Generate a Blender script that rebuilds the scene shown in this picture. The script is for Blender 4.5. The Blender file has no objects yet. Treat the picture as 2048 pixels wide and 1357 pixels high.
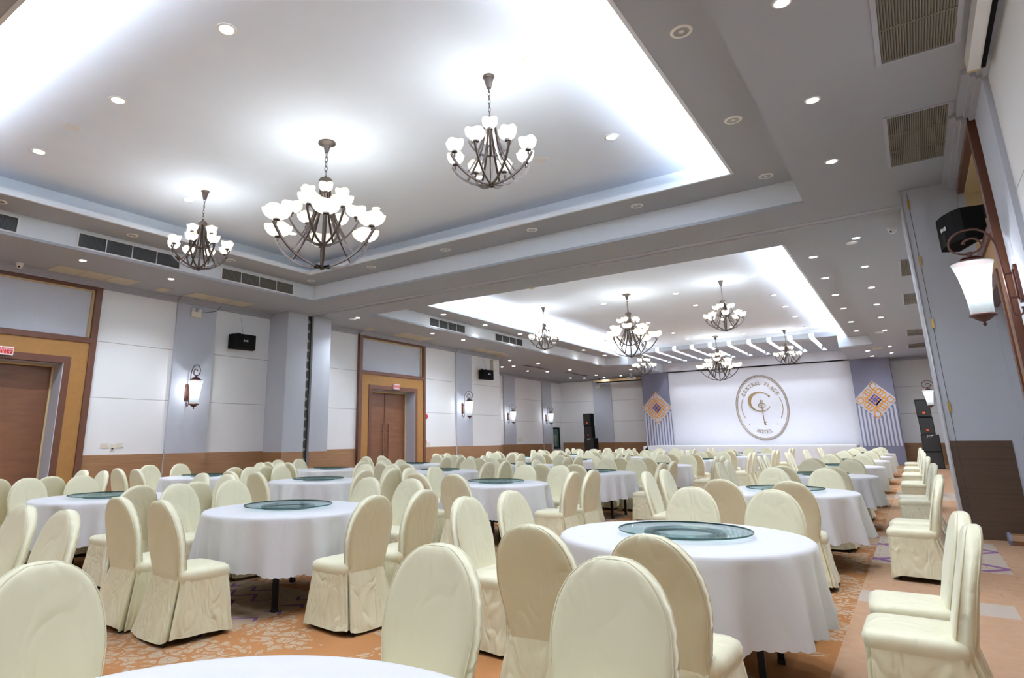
import bpy, math, random
from mathutils import Matrix, Vector
random.seed(7)
PI=math.pi
scene=bpy.context.scene; COL=scene.collection
# ------------------------------------------------------------------ camera
cd=bpy.data.cameras.new('camera'); cam=bpy.data.objects.new('camera',cd); COL.objects.link(cam)
cd.sensor_fit='HORIZONTAL'; cd.sensor_width=36; cd.lens=1236.369/2048*36
cd.shift_x=0.06381; cd.shift_y=-0.05032; cd.clip_start=.05; cd.clip_end=200
Rt=(0.80374775,0.59488951,-0.00979919); Up=(0.14998121,-0.1866446,0.97091165); Fw=(-0.57575619,0.78183775,0.23923742)
cam.matrix_world=Matrix(((Rt[0],Up[0],-Fw[0],0),(Rt[1],Up[1],-Fw[1],0),(Rt[2],Up[2],-Fw[2],1.37),(0,0,0,1)))
scene.camera=cam
# ------------------------------------------------------------------ world, view
w=bpy.data.worlds.new('world'); scene.world=w; w.use_nodes=True
w.node_tree.nodes['Background'].inputs[0].default_value=(.8,.85,1,1); w.node_tree.nodes['Background'].inputs[1].default_value=.0
scene.view_settings.view_transform='Standard'; scene.view_settings.look='None'; scene.view_settings.gamma=1
scene.view_settings.exposure=1.70
cy=scene.cycles; cy.use_denoising=True; cy.max_bounces=7; cy.diffuse_bounces=5; cy.glossy_bounces=3; cy.transmission_bounces=4
cy.transparent_max_bounces=12; cy.sample_clamp_indirect=4; cy.sample_clamp_direct=0; cy.use_light_tree=True
cy.caustics_reflective=False; cy.caustics_refractive=False
# light levels (W)
P_COVE=38.; P_COFFER=42.; P_SOFFIT=30.; P_STAR=66.; P_BACK_FILL=95.; P_CHAND=42.; P_SCONCE=9.; P_SLOT=34.; P_WASH=24.
COOL=(.80,.885,1.0); NEUT=(1,.97,.93); WARM=(1,.93,.80)
# ------------------------------------------------------------------ materials
def mat(name,col,rough=.6,metal=0,spec=.4,emit=None,es=0,bump=None,sheen=0):
    m=bpy.data.materials.new(name); m.use_nodes=True; nt=m.node_tree; b=nt.nodes['Principled BSDF']
    b.inputs['Base Color'].default_value=(*col,1); b.inputs['Roughness'].default_value=rough; b.inputs['Metallic'].default_value=metal
    b.inputs['Specular IOR Level'].default_value=spec
    if sheen: b.inputs['Sheen Weight'].default_value=sheen; b.inputs['Sheen Roughness'].default_value=.4
    if emit: b.inputs['Emission Color'].default_value=(*emit,1); b.inputs['Emission Strength'].default_value=es
    tc=nt.nodes.new('ShaderNodeTexCoord'); nz=nt.nodes.new('ShaderNodeTexNoise'); nt.links.new(tc.outputs['Object'],nz.inputs['Vector'])
    sc,st,dist,var=bump or (6,.03,.005,.03)
    nz.inputs['Scale'].default_value=sc; nz.inputs['Detail'].default_value=4
    bp=nt.nodes.new('ShaderNodeBump'); bp.inputs['Strength'].default_value=st; bp.inputs['Distance'].default_value=dist
    nt.links.new(nz.outputs['Fac'],bp.inputs['Height']); nt.links.new(bp.outputs['Normal'],b.inputs['Normal'])
    if var:
        mr=nt.nodes.new('ShaderNodeMapRange'); mr.inputs[3].default_value=1-var; mr.inputs[4].default_value=1+var
        nt.links.new(nz.outputs['Fac'],mr.inputs[0])
        vm=nt.nodes.new('ShaderNodeVectorMath'); vm.operation='SCALE'; vm.inputs[0].default_value=col
        nt.links.new(mr.outputs[0],vm.inputs['Scale']); nt.links.new(vm.outputs[0],b.inputs['Base Color'])
    return m
M={}
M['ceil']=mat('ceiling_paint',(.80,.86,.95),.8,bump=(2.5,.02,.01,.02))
M['soffit']=mat('soffit_paint_shaded',(.375,.39,.425),.8,bump=(2.5,.02,.01,.02))  # ceiling and coffer-side paint again, darkened to stand for weaker light underneath
M['riser']=mat('coffer_side_paint',(.73,.765,.80),.75)
M['gray']=mat('blue_gray_paint',(.50,.525,.59),.7)
M['graydark']=mat('slate_panel_paint',(.22,.22,.30),.7)
M['pocket']=mat('pocket_paint',(.50,.52,.57),.7)
M['frame']=mat('dark_teak',(.105,.038,.019),.38,bump=(14,.05,.003,.12))
M['ochre']=mat('ochre_board',(.30,.145,.036),.5,bump=(9,.05,.003,.15))
M['liner']=mat('raw_edge',(.62,.46,.24),.7)
M['cornice']=mat('cornice_paint',(.42,.43,.48),.6)
M['white']=mat('white_paint',(.78,.78,.82),.6)
M['whitegloss']=mat('white_metal',(.80,.80,.80),.35)
M['plastic']=mat('ivory_plastic',(.72,.68,.56),.4)
M['black']=mat('black_cabinet',(.006,.006,.006),.9,spec=.12,bump=(300,.1,.001,.0))
M['grille']=mat('grille_dark',(.03,.028,.026),.7)
M['slatdark']=mat('dark_vent_slat',(.10,.10,.095),.5)
M['slat']=mat('vent_slat',(.25,.23,.18),.5)
M['bronze']=mat('aged_bronze',(.075,.055,.045),.42,.6,bump=(20,.1,.003,.2))
M['rust']=mat('copper_iron',(.10,.038,.026),.45,.35,bump=(30,.1,.003,.25))
M['chrome']=mat('reflector',(.42,.44,.47),.3,1)
M['trimring']=mat('downlight_ring',(.85,.83,.76),.4)
M['legblack']=mat('black_steel',(.012,.012,.013),.4,.3)
M['chairleg']=mat('chair_leg_steel',(.35,.36,.38),.3,.8)
M['rubber']=mat('rubber_foot',(.02,.02,.02),.6)
M['gold']=mat('gold_leaf_paint',(.30,.20,.085),.5,.1)
M['orange']=mat('orange_paint',(.85,.34,.0),.5)
M['purple']=mat('purple_paint',(.10,.04,.33),.5)
M['red']=mat('red_plastic',(.55,.02,.02),.35)
M['hatch']=mat('ceiling_hatch_board',(.56,.50,.38),.7,bump=(8,.05,.003,.1))
M['jbl']=mat('orange_badge',(.9,.13,.02),.5)
M['brass']=mat('brass_hinge',(.55,.38,.12),.35,.8)
M['stagewall']=mat('stage_wall_white',(.74,.74,.79),.55)
M['stripe']=mat('pale_stripe_paint',(.62,.62,.72),.6)
M['metaledge']=mat('aluminium_edge',(.65,.66,.70),.35,.7)
def glow(name,col,s): 
    m=mat(name,col,.5,emit=col,es=s,bump=(5,0,.001,0)); return m
M['lamp']=glow('lit_lamp',(1,.98,.95),14); M['star']=glow('lit_spot',(.93,.95,1),60)
M['bulbglow']=glow('chandelier_bulb',(.86,.93,1),29)
M['tube']=glow('slot_tube',(.92,.95,1),9)
M['bulb']=glow('sconce_bulb',(1,1,1),16)
def shade_mat(name,c1,c2,s1,s2):
    m=bpy.data.materials.new(name); m.use_nodes=True; nt=m.node_tree; b=nt.nodes['Principled BSDF']
    b.inputs['Base Color'].default_value=(.85,.83,.76,1); b.inputs['Roughness'].default_value=.35
    tc=nt.nodes.new('ShaderNodeTexCoord'); g=nt.nodes.new('ShaderNodeSeparateXYZ'); nt.links.new(tc.outputs['Generated'],g.inputs[0])
    r=nt.nodes.new('ShaderNodeValToRGB'); nt.links.new(g.outputs['Z'],r.inputs[0])
    r.color_ramp.elements[0].color=(*c1,1); r.color_ramp.elements[1].color=(*c2,1); r.color_ramp.elements[0].position=.35; r.color_ramp.elements[1].position=1
    nt.links.new(r.outputs[0],b.inputs['Emission Color'])
    mr=nt.nodes.new('ShaderNodeMapRange'); nt.links.new(g.outputs['Z'],mr.inputs[0]); mr.inputs[3].default_value=s1; mr.inputs[4].default_value=s2
    nt.links.new(mr.outputs[0],b.inputs['Emission Strength']); return m
M['shade']=shade_mat('alabaster_shade',(1,.97,.88),(1,.80,.45),.50,.16)
def lantern_glass():
    m=bpy.data.materials.new('frosted_lantern_glass'); m.use_nodes=True; nt=m.node_tree; nt.nodes.clear()
    o=nt.nodes.new('ShaderNodeOutputMaterial'); a=nt.nodes.new('ShaderNodeMixShader'); b=nt.nodes.new('ShaderNodeMixShader'); t=nt.nodes.new('ShaderNodeBsdfTransparent'); tl=nt.nodes.new('ShaderNodeBsdfTranslucent'); d=nt.nodes.new('ShaderNodeBsdfPrincipled')
    nz=nt.nodes.new('ShaderNodeTexNoise'); nz.inputs['Scale'].default_value=20; mr=nt.nodes.new('ShaderNodeMapRange'); mr.inputs[3].default_value=.28; mr.inputs[4].default_value=.36
    nt.links.new(nz.outputs['Fac'],mr.inputs[0]); nt.links.new(mr.outputs[0],d.inputs['Roughness'])
    tl.inputs[0].default_value=(.17,.19,.20,1); d.inputs['Base Color'].default_value=(.62,.66,.66,1); a.inputs[0].default_value=.4; b.inputs[0].default_value=.38
    nt.links.new(tl.outputs[0],a.inputs[1]); nt.links.new(d.outputs[0],a.inputs[2]); nt.links.new(a.outputs[0],b.inputs[1]); nt.links.new(t.outputs[0],b.inputs[2]); nt.links.new(b.outputs[0],o.inputs[0]); return m
M['lantern']=lantern_glass()
M['transom']=mat('frosted_transom_glass',(.50,.52,.58),.35,spec=.5,bump=(55,.55,.01,.12))
# frosted green-tinted turntable glass
def glass():
    m=bpy.data.materials.new('turntable_glass'); m.use_nodes=True; nt=m.node_tree; nt.nodes.clear()
    o=nt.nodes.new('ShaderNodeOutputMaterial'); mx=nt.nodes.new('ShaderNodeMixShader'); t=nt.nodes.new('ShaderNodeBsdfTransparent'); g=nt.nodes.new('ShaderNodeBsdfGlossy')
    f=nt.nodes.new('ShaderNodeFresnel'); f.inputs[0].default_value=1.40; ge=nt.nodes.new('ShaderNodeNewGeometry'); fm=nt.nodes.new('ShaderNodeMath'); fm.operation='MULTIPLY'; inv=nt.nodes.new('ShaderNodeMath'); inv.operation='SUBTRACT'; inv.inputs[0].default_value=1; nt.links.new(ge.outputs['Backfacing'],inv.inputs[1]); nt.links.new(f.outputs[0],fm.inputs[0]); nt.links.new(inv.outputs[0],fm.inputs[1]); nz=nt.nodes.new('ShaderNodeTexNoise'); nz.inputs['Scale'].default_value=2
    mr=nt.nodes.new('ShaderNodeMapRange'); mr.inputs[3].default_value=.015; mr.inputs[4].default_value=.03; nt.links.new(nz.outputs['Fac'],mr.inputs[0]); nt.links.new(mr.outputs[0],g.inputs['Roughness'])
    t.inputs[0].default_value=(.88,.94,.93,1); g.inputs[0].default_value=(.95,1,1,1)
    nt.links.new(fm.outputs[0],mx.inputs[0]); nt.links.new(t.outputs[0],mx.inputs[1]); nt.links.new(g.outputs[0],mx.inputs[2]); nt.links.new(mx.outputs[0],o.inputs[0]); return m
M['glass']=glass()
M['glassedge']=mat('glass_rim_green',(.03,.11,.09),.15,spec=.6)
M['ring']=mat('turntable_ring',(.20,.23,.24),.35,.4)
def node_base(name,rough):
    m=bpy.data.materials.new(name); m.use_nodes=True; nt=m.node_tree; b=nt.nodes['Principled BSDF']; b.inputs['Roughness'].default_value=rough
    tc=nt.nodes.new('ShaderNodeTexCoord'); return m,nt,b,tc
def NM(nt,op,a,b=None,c=None):
    n=nt.nodes.new('ShaderNodeMath'); n.operation=op
    for i,v in enumerate((a,b,c)):
        if v is None: continue
        if isinstance(v,(int,float)): n.inputs[i].default_value=v
        else: nt.links.new(v,n.inputs[i])
    return n.outputs[0]
def MIX(nt,f,a,b):
    n=nt.nodes.new('ShaderNodeMix'); n.data_type='RGBA'
    if isinstance(f,(int,float)): n.inputs[0].default_value=f
    else: nt.links.new(f,n.inputs[0])
    for i,v in ((6,a),(7,b)):
        if isinstance(v,tuple): n.inputs[i].default_value=(*v,1)
        else: nt.links.new(v,n.inputs[i])
    return n.outputs[2]
# wall panels with horizontal joint lines
def wallmat():
    m,nt,b,tc=node_base('white_wall_panels',.62); s=nt.nodes.new('ShaderNodeSeparateXYZ'); nt.links.new(tc.outputs['Object'],s.inputs[0])
    z=s.outputs['Z']; l=NM(nt,'MINIMUM',NM(nt,'ABSOLUTE',NM(nt,'SUBTRACT',z,2.39)),NM(nt,'ABSOLUTE',NM(nt,'SUBTRACT',z,3.67)))
    f=NM(nt,'LESS_THAN',l,.008); nz=nt.nodes.new('ShaderNodeTexNoise'); nz.inputs['Scale'].default_value=1.3; nt.links.new(tc.outputs['Object'],nz.inputs['Vector'])
    base=MIX(nt,nz.outputs['Fac'],(.80,.81,.82),(.84,.85,.86)); nt.links.new(MIX(nt,f,base,(.42,.42,.42)),b.inputs['Base Color'])
    return m
M['wall']=wallmat()
def woodmat(name,c1,c2,rough=.45,scale=(3,3,55)):
    m,nt,b,tc=node_base(name,rough); mp=nt.nodes.new('ShaderNodeMapping'); nt.links.new(tc.outputs['Object'],mp.inputs[0]); mp.inputs['Scale'].default_value=scale
    nz=nt.nodes.new('ShaderNodeTexNoise'); nz.inputs['Scale'].default_value=1; nz.inputs['Detail'].default_value=5; nt.links.new(mp.outputs[0],nz.inputs['Vector'])
    r=nt.nodes.new('ShaderNodeMapRange'); r.inputs[1].default_value=.3; r.inputs[2].default_value=.7; nt.links.new(nz.outputs['Fac'],r.inputs[0])
    nt.links.new(MIX(nt,r.outputs[0],c1,c2),b.inputs['Base Color']); return m
M['wainscot']=woodmat('walnut_laminate',(.235,.115,.048),(.325,.17,.075),scale=(1.2,1.2,38))
M['wainscotdark']=woodmat('walnut_laminate_door',(.060,.032,.018),(.085,.048,.028),scale=(1.2,1.2,38))
M['leaf']=woodmat('door_veneer',(.125,.046,.018),(.175,.070,.028),.4,(1.5,1.5,9))
# carpet
def carpet():
    m,nt,b,tc=node_base('patterned_carpet',.95); b.inputs['Specular IOR Level'].default_value=.1
    s=nt.nodes.new('ShaderNodeSeparateXYZ'); nt.links.new(tc.outputs['Object'],s.inputs[0]); X,Y=s.outputs['X'],s.outputs['Y']
    def noise(sc,det=3,dis=0):
        n=nt.nodes.new('ShaderNodeTexNoise'); n.inputs['Scale'].default_value=sc; n.inputs['Detail'].default_value=det; n.inputs['Distortion'].default_value=dis
        nt.links.new(tc.outputs['Object'],n.inputs['Vector']); return n.outputs['Fac']
    def vor(sc,feat='DISTANCE_TO_EDGE',rand=1):
        n=nt.nodes.new('ShaderNodeTexVoronoi'); n.feature=feat; n.inputs['Scale'].default_value=sc; n.inputs['Randomness'].default_value=rand
        nt.links.new(tc.outputs['Object'],n.inputs['Vector']); return n
    def st(v,a): return NM(nt,'GREATER_THAN',v,a)
    def rng(v,a,c): return NM(nt,'MULTIPLY',NM(nt,'GREATER_THAN',v,a),NM(nt,'LESS_THAN',v,c))
    base=MIX(nt,noise(1.2),(.25,.10,.030),(.33,.145,.05)); base=MIX(nt,NM(nt,'MULTIPLY',noise(60,3),.7),base,(.33,.15,.06))
    wn=nt.nodes.new('ShaderNodeTexNoise'); wn.inputs['Scale'].default_value=5; wn.inputs['Detail'].default_value=2; nt.links.new(tc.outputs['Object'],wn.inputs['Vector'])
    wv=nt.nodes.new('ShaderNodeVectorMath'); wv.operation='MULTIPLY_ADD'; nt.links.new(wn.outputs['Color'],wv.inputs[0]); wv.inputs[1].default_value=(.16,.16,0); nt.links.new(tc.outputs['Object'],wv.inputs[2])
    v1=vor(9); nt.links.new(wv.outputs[0],v1.inputs['Vector']); v2=vor(21); nt.links.new(wv.outputs[0],v2.inputs['Vector'])
    leaf=NM(nt,'MULTIPLY',st(v1.outputs['Distance'],.075),NM(nt,'MULTIPLY',st(noise(1.5,3,.6),.46),st(v2.outputs['Distance'],.03)))
    leaf=NM(nt,'MULTIPLY',leaf,st(noise(6,2,1.2),.43))
    beige=MIX(nt,noise(45,3),(.32,.23,.15),(.42,.32,.23))
    c=MIX(nt,leaf,base,beige)
    # beige bands with purple lattice across the aisles (the repeat of the loom width)
    my=NM(nt,'MODULO',NM(nt,'ADD',Y,40.4),7.2); mx=NM(nt,'MODULO',NM(nt,'ADD',X,40),6.4)
    band=NM(nt,'MULTIPLY',rng(my,.0,1.5),rng(mx,.2,3.6))
    c=MIX(nt,NM(nt,'MULTIPLY',band,.75),c,beige)
    zz=NM(nt,'PINGPONG',NM(nt,'MULTIPLY',X,1.0),.16); q=NM(nt,'MODULO',NM(nt,'ADD',NM(nt,'ADD',Y,zz),40),.24)
    lat=NM(nt,'MULTIPLY',NM(nt,'MULTIPLY',band,rng(q,.0,.045)),st(noise(2.2,1),.47)); c=MIX(nt,lat,c,(.17,.075,.17))
    # right aisle: paler strip, bordered beige fields, purple chevrons
    ais=st(X,-.62); pale=MIX(nt,noise(9,4),(.37,.225,.135),(.43,.30,.205)); pale=MIX(nt,NM(nt,'MULTIPLY',noise(13,4,1.5),.5),pale,(.36,.16,.065))
    c=MIX(nt,ais,c,pale)
    for y0,y1,x1 in ((6.72,7.2,.43),(8.75,11.0,.575),(17.6,19.9,.5),(26,28.3,.5)):
        c=MIX(nt,NM(nt,'MULTIPLY',NM(nt,'MULTIPLY',rng(Y,y0,y1),NM(nt,'LESS_THAN',X,x1)),ais),c,(.40,.33,.27))
    brk=nt.nodes.new('ShaderNodeTexBrick'); brk.inputs['Scale'].default_value=1.3; brk.inputs['Mortar Size'].default_value=.012
    nt.links.new(tc.outputs['Object'],brk.inputs['Vector'])
    c=MIX(nt,NM(nt,'MULTIPLY',NM(nt,'MULTIPLY',brk.outputs['Fac'],rng(Y,7.3,38)),NM(nt,'MULTIPLY',ais,.45)),c,(.33,.16,.075))
    k=NM(nt,'PINGPONG',NM(nt,'ADD',Y,-9.05+12),.6); k2=NM(nt,'PINGPONG',NM(nt,'MULTIPLY',NM(nt,'SUBTRACT',.57,X),1.05),.6)
    cm=NM(nt,'LESS_THAN',NM(nt,'ABSOLUTE',NM(nt,'SUBTRACT',k,k2)),.062)
    for y0,y1 in ((8.8,10.75),(18.9,19.6),(26.4,27.6)):
        c=MIX(nt,NM(nt,'MULTIPLY',NM(nt,'MULTIPLY',rng(Y,y0,y1),NM(nt,'LESS_THAN',X,.575)),NM(nt,'MULTIPLY',cm,ais)),c,(.20,.095,.19))
    nt.links.new(c,b.inputs['Base Color'])
    bp=nt.nodes.new('ShaderNodeBump'); bp.inputs['Strength'].default_value=.35; bp.inputs['Distance'].default_value=.006; nt.links.new(noise(160,2),bp.inputs['Height']); nt.links.new(bp.outputs[0],b.inputs['Normal'])
    return m
M['carpet']=carpet()
def fabric(name,c1,c2,rough,wr,sheen=.25,fs=1):
    m,nt,b,tc=node_base(name,rough); b.inputs['Sheen Weight'].default_value=sheen; b.inputs['Sheen Roughness'].default_value=.4; b.inputs['Specular IOR Level'].default_value=.35
    oi=nt.nodes.new('ShaderNodeObjectInfo'); va=nt.nodes.new('ShaderNodeVectorMath'); va.operation='ADD'; nt.links.new(tc.outputs['Object'],va.inputs[0])
    cx=nt.nodes.new('ShaderNodeCombineXYZ'); nt.links.new(NM(nt,'MULTIPLY',oi.outputs['Random'],37.),cx.inputs[0]); nt.links.new(cx.outputs[0],va.inputs[1])
    n1=nt.nodes.new('ShaderNodeTexNoise'); n1.inputs['Scale'].default_value=4.5*fs; n1.inputs['Detail'].default_value=1.5; n1.inputs['Distortion'].default_value=.8; mp=nt.nodes.new('ShaderNodeMapping'); mp.inputs['Scale'].default_value=(1.5,1.5,.7); nt.links.new(va.outputs[0],mp.inputs[0]); nt.links.new(mp.outputs[0],n1.inputs['Vector'])
    rd=NM(nt,'ABSOLUTE',NM(nt,'SUBTRACT',n1.outputs['Fac'],.5))  # creases
    bp=nt.nodes.new('ShaderNodeBump'); bp.inputs['Strength'].default_value=wr; bp.inputs['Distance'].default_value=.035; nt.links.new(NM(nt,'SQRT',NM(nt,'ADD',NM(nt,'MULTIPLY',rd,rd),.0004)),bp.inputs['Height'])
    nt.links.new(bp.outputs[0],b.inputs['Normal'])
    nt.links.new(MIX(nt,n1.outputs['Fac'],c1,c2),b.inputs['Base Color']); return m
M['cover']=fabric('ivory_satin_cover',(.73,.69,.475),(.77,.73,.53),.42,.55,.3)
M['skirt']=fabric('ivory_satin_skirt',(.72,.67,.45),(.77,.73,.53),.42,1.1,.3,1.5)
M['cloth']=fabric('white_table_linen',(.64,.63,.64),(.69,.68,.69),.6,.22,.1)
M['stagecloth']=fabric('white_stage_skirt',(.74,.78,.82),(.80,.83,.86),.6,.06,.1)
# ------------------------------------------------------------------ mesh helpers
class MB:
    def __init__(s): s.v=[]; s.f=[]; s.m=[]; s.cur=0; s.xf=None
    def add(s,vs,fs):
        o=len(s.v)
        if s.xf: vs=[tuple(s.xf@Vector(p)) for p in vs]
        s.v+=vs; s.f+=[tuple(i+o for i in f) for f in fs]; s.m+=[s.cur]*len(fs); return s
    def box(s,x0,x1,y0,y1,z0,z1):
        return s.add([(x0,y0,z0),(x1,y0,z0),(x1,y1,z0),(x0,y1,z0),(x0,y0,z1),(x1,y0,z1),(x1,y1,z1),(x0,y1,z1)],
              [(0,3,2,1),(4,5,6,7),(0,1,5,4),(1,2,6,5),(2,3,7,6),(3,0,4,7)])
    def lathe(s,prof,n=24,c=(0,0,0),fr=None,a0=0,a1=2*PI,cap=True):
        vs=[];fs=[];k=len(prof)
        for i in range(n):
            a=2*PI*i/n
            for j,(r,z) in enumerate(prof):
                q=fr(a,j/(k-1)) if fr else (1,0)
                vs.append((c[0]+r*q[0]*math.cos(a),c[1]+r*q[0]*math.sin(a),c[2]+z+q[1]))
        for i in range(n):
            for j in range(k-1):
                a,b=i*k+j,((i+1)%n)*k+j; fs.append((a,b,b+1,a+1))
        if cap:
            if prof[0][0]>1e-4: fs.append(tuple(i*k for i in range(n-1,-1,-1)))
            if prof[-1][0]>1e-4: fs.append(tuple(i*k+k-1 for i in range(n)))
        return s.add(vs,fs)
    def tube(s,pts,r,n=8,closed=False,sq=None):
        P=[Vector(p) for p in pts];N=len(P); vs=[];fs=[]; up=None
        for i,p in enumerate(P):
            t=(P[(i+1)%N]-P[i-1]) if closed else (P[min(i+1,N-1)]-P[max(i-1,0)]); t.normalize()
            if up is None:
                up=Vector((0,0,1)) if abs(t.z)<.9 else Vector((1,0,0))
            up=(up-t*up.dot(t)); up.normalize(); sd=t.cross(up); rr=r(i/(N-1)) if callable(r) else r
            for k in range(n):
                a=2*PI*(k+.5)/n; ca,sa=math.cos(a),math.sin(a)
                if sq: ca*=sq[0]; sa*=sq[1]
                vs.append(tuple(p+sd*rr*ca+up*rr*sa))
        for i in range(N if closed else N-1):
            for k in range(n):
                a,b=i*n+k,i*n+(k+1)%n; c_,d=((i+1)%N)*n+k,((i+1)%N)*n+(k+1)%n; fs.append((a,b,d,c_))
        if not closed: fs+= [tuple(range(n-1,-1,-1)),tuple(range((N-1)*n,N*n))]
        return s.add(vs,fs)
    def prism(s,poly,y0,y1,ax='y'):  # poly in (u,z) extruded on y; ax='x': poly in (y,z) extruded on x; 'z': poly (x,y)
        n=len(poly)
        def P(u,v,w): return {'y':(u,w,v),'x':(w,u,v),'z':(u,v,w)}[ax]
        return s.add([P(u,v,y0) for u,v in poly]+[P(u,v,y1) for u,v in poly],[tuple(range(n)),tuple(range(2*n-1,n-1,-1))]+[(i,n+i,n+(i+1)%n,(i+1)%n) for i in range(n)])
    def strip(s,pts,wd,y0,y1):  # flat ribbon in the (x,z) plane, thickness y0..y1
        n=len(pts);L=[];R=[]
        for i,p in enumerate(pts):
            a=pts[max(i-1,0)];b=pts[min(i+1,n-1)]
            if a==b: continue
            dx,dz=b[0]-a[0],b[1]-a[1];l=math.hypot(dx,dz) or 1; q=(wd(i/(n-1)) if callable(wd) else wd)/2
            L.append((p[0]-dz/l*q,p[1]+dx/l*q));R.append((p[0]+dz/l*q,p[1]-dx/l*q))
        for i in range(len(L)-1): s.prism([L[i],L[i+1],R[i+1],R[i]],y0,y1)
        return s
    def mesh(s,name,mats,smooth=False):
        me=bpy.data.meshes.new(name); me.from_pydata(s.v,[],s.f)
        for m in (mats if isinstance(mats,(list,tuple)) else [mats]): me.materials.append(m)
        if any(s.m): me.polygons.foreach_set('material_index',s.m)
        if smooth: me.polygons.foreach_set('use_smooth',[True]*len(me.polygons))
        if smooth and smooth!=2: me.set_sharp_from_angle(angle=math.radians(42))
        me.update(); return me
    def build(s,name,mats,parent=None,smooth=False,loc=None):
        o=bpy.data.objects.new(name,s.mesh(name,mats,smooth)); COL.objects.link(o)
        if parent: o.parent=parent
        if loc: o.location=loc
        return o
def tag(o,label=None,cat=None,group=None,kind=None):
    if label: o['label']=label
    if cat: o['category']=cat
    if group: o['group']=group
    if kind: o['kind']=kind
    return o
def thing(name,label,cat,loc=(0,0,0),rz=0,group=None):
    o=bpy.data.objects.new(name,None); COL.objects.link(o); o.location=loc; o.rotation_euler=(0,0,rz); o.empty_display_size=.1
    return tag(o,label,cat,group)
KIDS={}
def copy_tree(o,parent=None):
    if not KIDS.get(o.name):
        KIDS[o.name]=[c for c in bpy.data.objects if c.parent==o]
    c=o.copy(); COL.objects.link(c)
    if parent: c.parent=parent
    for ch in KIDS[o.name]: copy_tree(ch,c)
    return c
def dup(proto,loc,rz,label,scale=1):
    KIDS_ok=True
    c=copy_tree(proto); c.location=loc; c.rotation_euler=(0,0,rz); c['label']=label
    if scale!=1: c.scale=(scale,)*3
    return c
ORD=['','first','second','third','fourth','fifth','sixth','seventh','eighth','ninth','tenth','eleventh','twelfth','thirteenth','fourteenth']
def struct(name,mb,m,parent=None,smooth=False):
    o=mb.build(name,m,parent,smooth)
    if not parent: o['kind']='structure'
    return o
def lamp(kind,name,loc,e,col,parent=None,**k):
    d=bpy.data.lights.new(name,kind); d.energy=e; d.color=col
    for a,v in k.items(): setattr(d,a,v)
    o=bpy.data.objects.new(name,d); COL.objects.link(o); o.location=loc
    if parent: o.parent=parent
    return o
# ================================================================== SETTING
XL=-14.95; XR=1.13; ZC=5.04; Z1=5.473; Z2=5.92
XA,XB=-12.65,-.91          # riser box
LA,LB=-11.75,-1.77         # lip opening
struct('floor',MB().box(-19.2,2.4,-7.4,38.6,-.1,0),M['carpet'])
def slab(mb,x0,x1,y0,y1,z0,z1,holes):
    xs=sorted({x0,x1,*[h[0] for h in holes],*[h[1] for h in holes]}); ys=sorted({y0,y1,*[h[2] for h in holes],*[h[3] for h in holes]})
    for i in range(len(xs)-1):
        for j in range(len(ys)-1):
            cx,cy_=(xs[i]+xs[i+1])/2,(ys[j]+ys[j+1])/2
            if any(h[0]<cx<h[1] and h[2]<cy_<h[3] for h in holes): continue
            mb.box(xs[i],xs[i+1],ys[j],ys[j+1],z0,z1)
NY0,NY1=.80,11.03; FY0,FY1=13.37,31.27; SX0,SX1,SY1=-11.45,-2.14,36.85
ceil=MB(); sof=MB()
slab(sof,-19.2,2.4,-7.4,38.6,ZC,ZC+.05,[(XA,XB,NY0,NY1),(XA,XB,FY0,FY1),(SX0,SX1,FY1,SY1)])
co=thing('ceiling',None,None); co['kind']='structure'
def ring(mb,x0,x1,y0,y1,t,z0,z1,sides='lrnf'):
    if 'l' in sides: mb.box(x0-t,x0,y0-t,y1+t,z0,z1)
    if 'r' in sides: mb.box(x1,x1+t,y0-t,y1+t,z0,z1)
    if 'n' in sides: mb.box(x0,x1,y0-t,y0,z0,z1)
    if 'f' in sides: mb.box(x0,x1,y1,y1+t,z0,z1)
ris=MB()
for (a,b,l0,l1,sd) in ((NY0,NY1,1.70,10.13,'lrnf'),(FY0,FY1,14.28,FY1,'lrn')):
    ring(ris,XA,XB,a,b,.05,ZC+.051,Z1+.03,sd)
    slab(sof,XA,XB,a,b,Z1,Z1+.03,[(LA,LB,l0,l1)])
    ring(ris,LA+.006,LB-.006,l0+.006,l1-(.006 if 'f' in sd else 0),.046,Z1-.004,5.57,sd)
    cb=MB(); 
    ring(ris,LA-.43,LB+.43,l0-.43,l1+(.43 if 'f' in sd else 0),.05,Z1+.031,Z2,sd)
    ceil.box(LA-.48,LB+.48,l0-.48,l1+(.48 if 'f' in sd else .05),Z2,Z2+.05)
# bulkhead face at the stage and the slotted stage ceiling
ris.box(-12.7,SX0,FY1,FY1+.06,ZC+.051,Z2); ris.box(SX1,-.86,FY1,FY1+.06,ZC+.051,Z2); ris.box(SX0,SX1,FY1,FY1+.06,5.77,Z2)
ris.box(SX0-.05,SX0,FY1+.06,SY1,ZC+.051,5.85); ris.box(SX1,SX1+.05,FY1+.06,SY1,ZC+.051,5.85)
slotx=[-2.99-.853*i for i in range(10)]
beams=MB(); x=SX1
for sx in slotx: beams.box(sx,x,FY1,36.2,5.57,5.77); x=sx-.2
beams.box(SX0,x,FY1,36.2,5.57,5.77); beams.box(SX0,SX1,36.2,SY1,5.57,5.77)
beams.box(SX0,SX1,FY1+.06,SY1,5.80,5.85)
struct('ceiling_panels',ceil,M['ceil'],co); struct('soffit_panels',sof,M['soffit'],co); struct('coffer_sides',ris,M['riser'],co); struct('stage_ceiling_beams',beams,M['soffit'],co)
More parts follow.
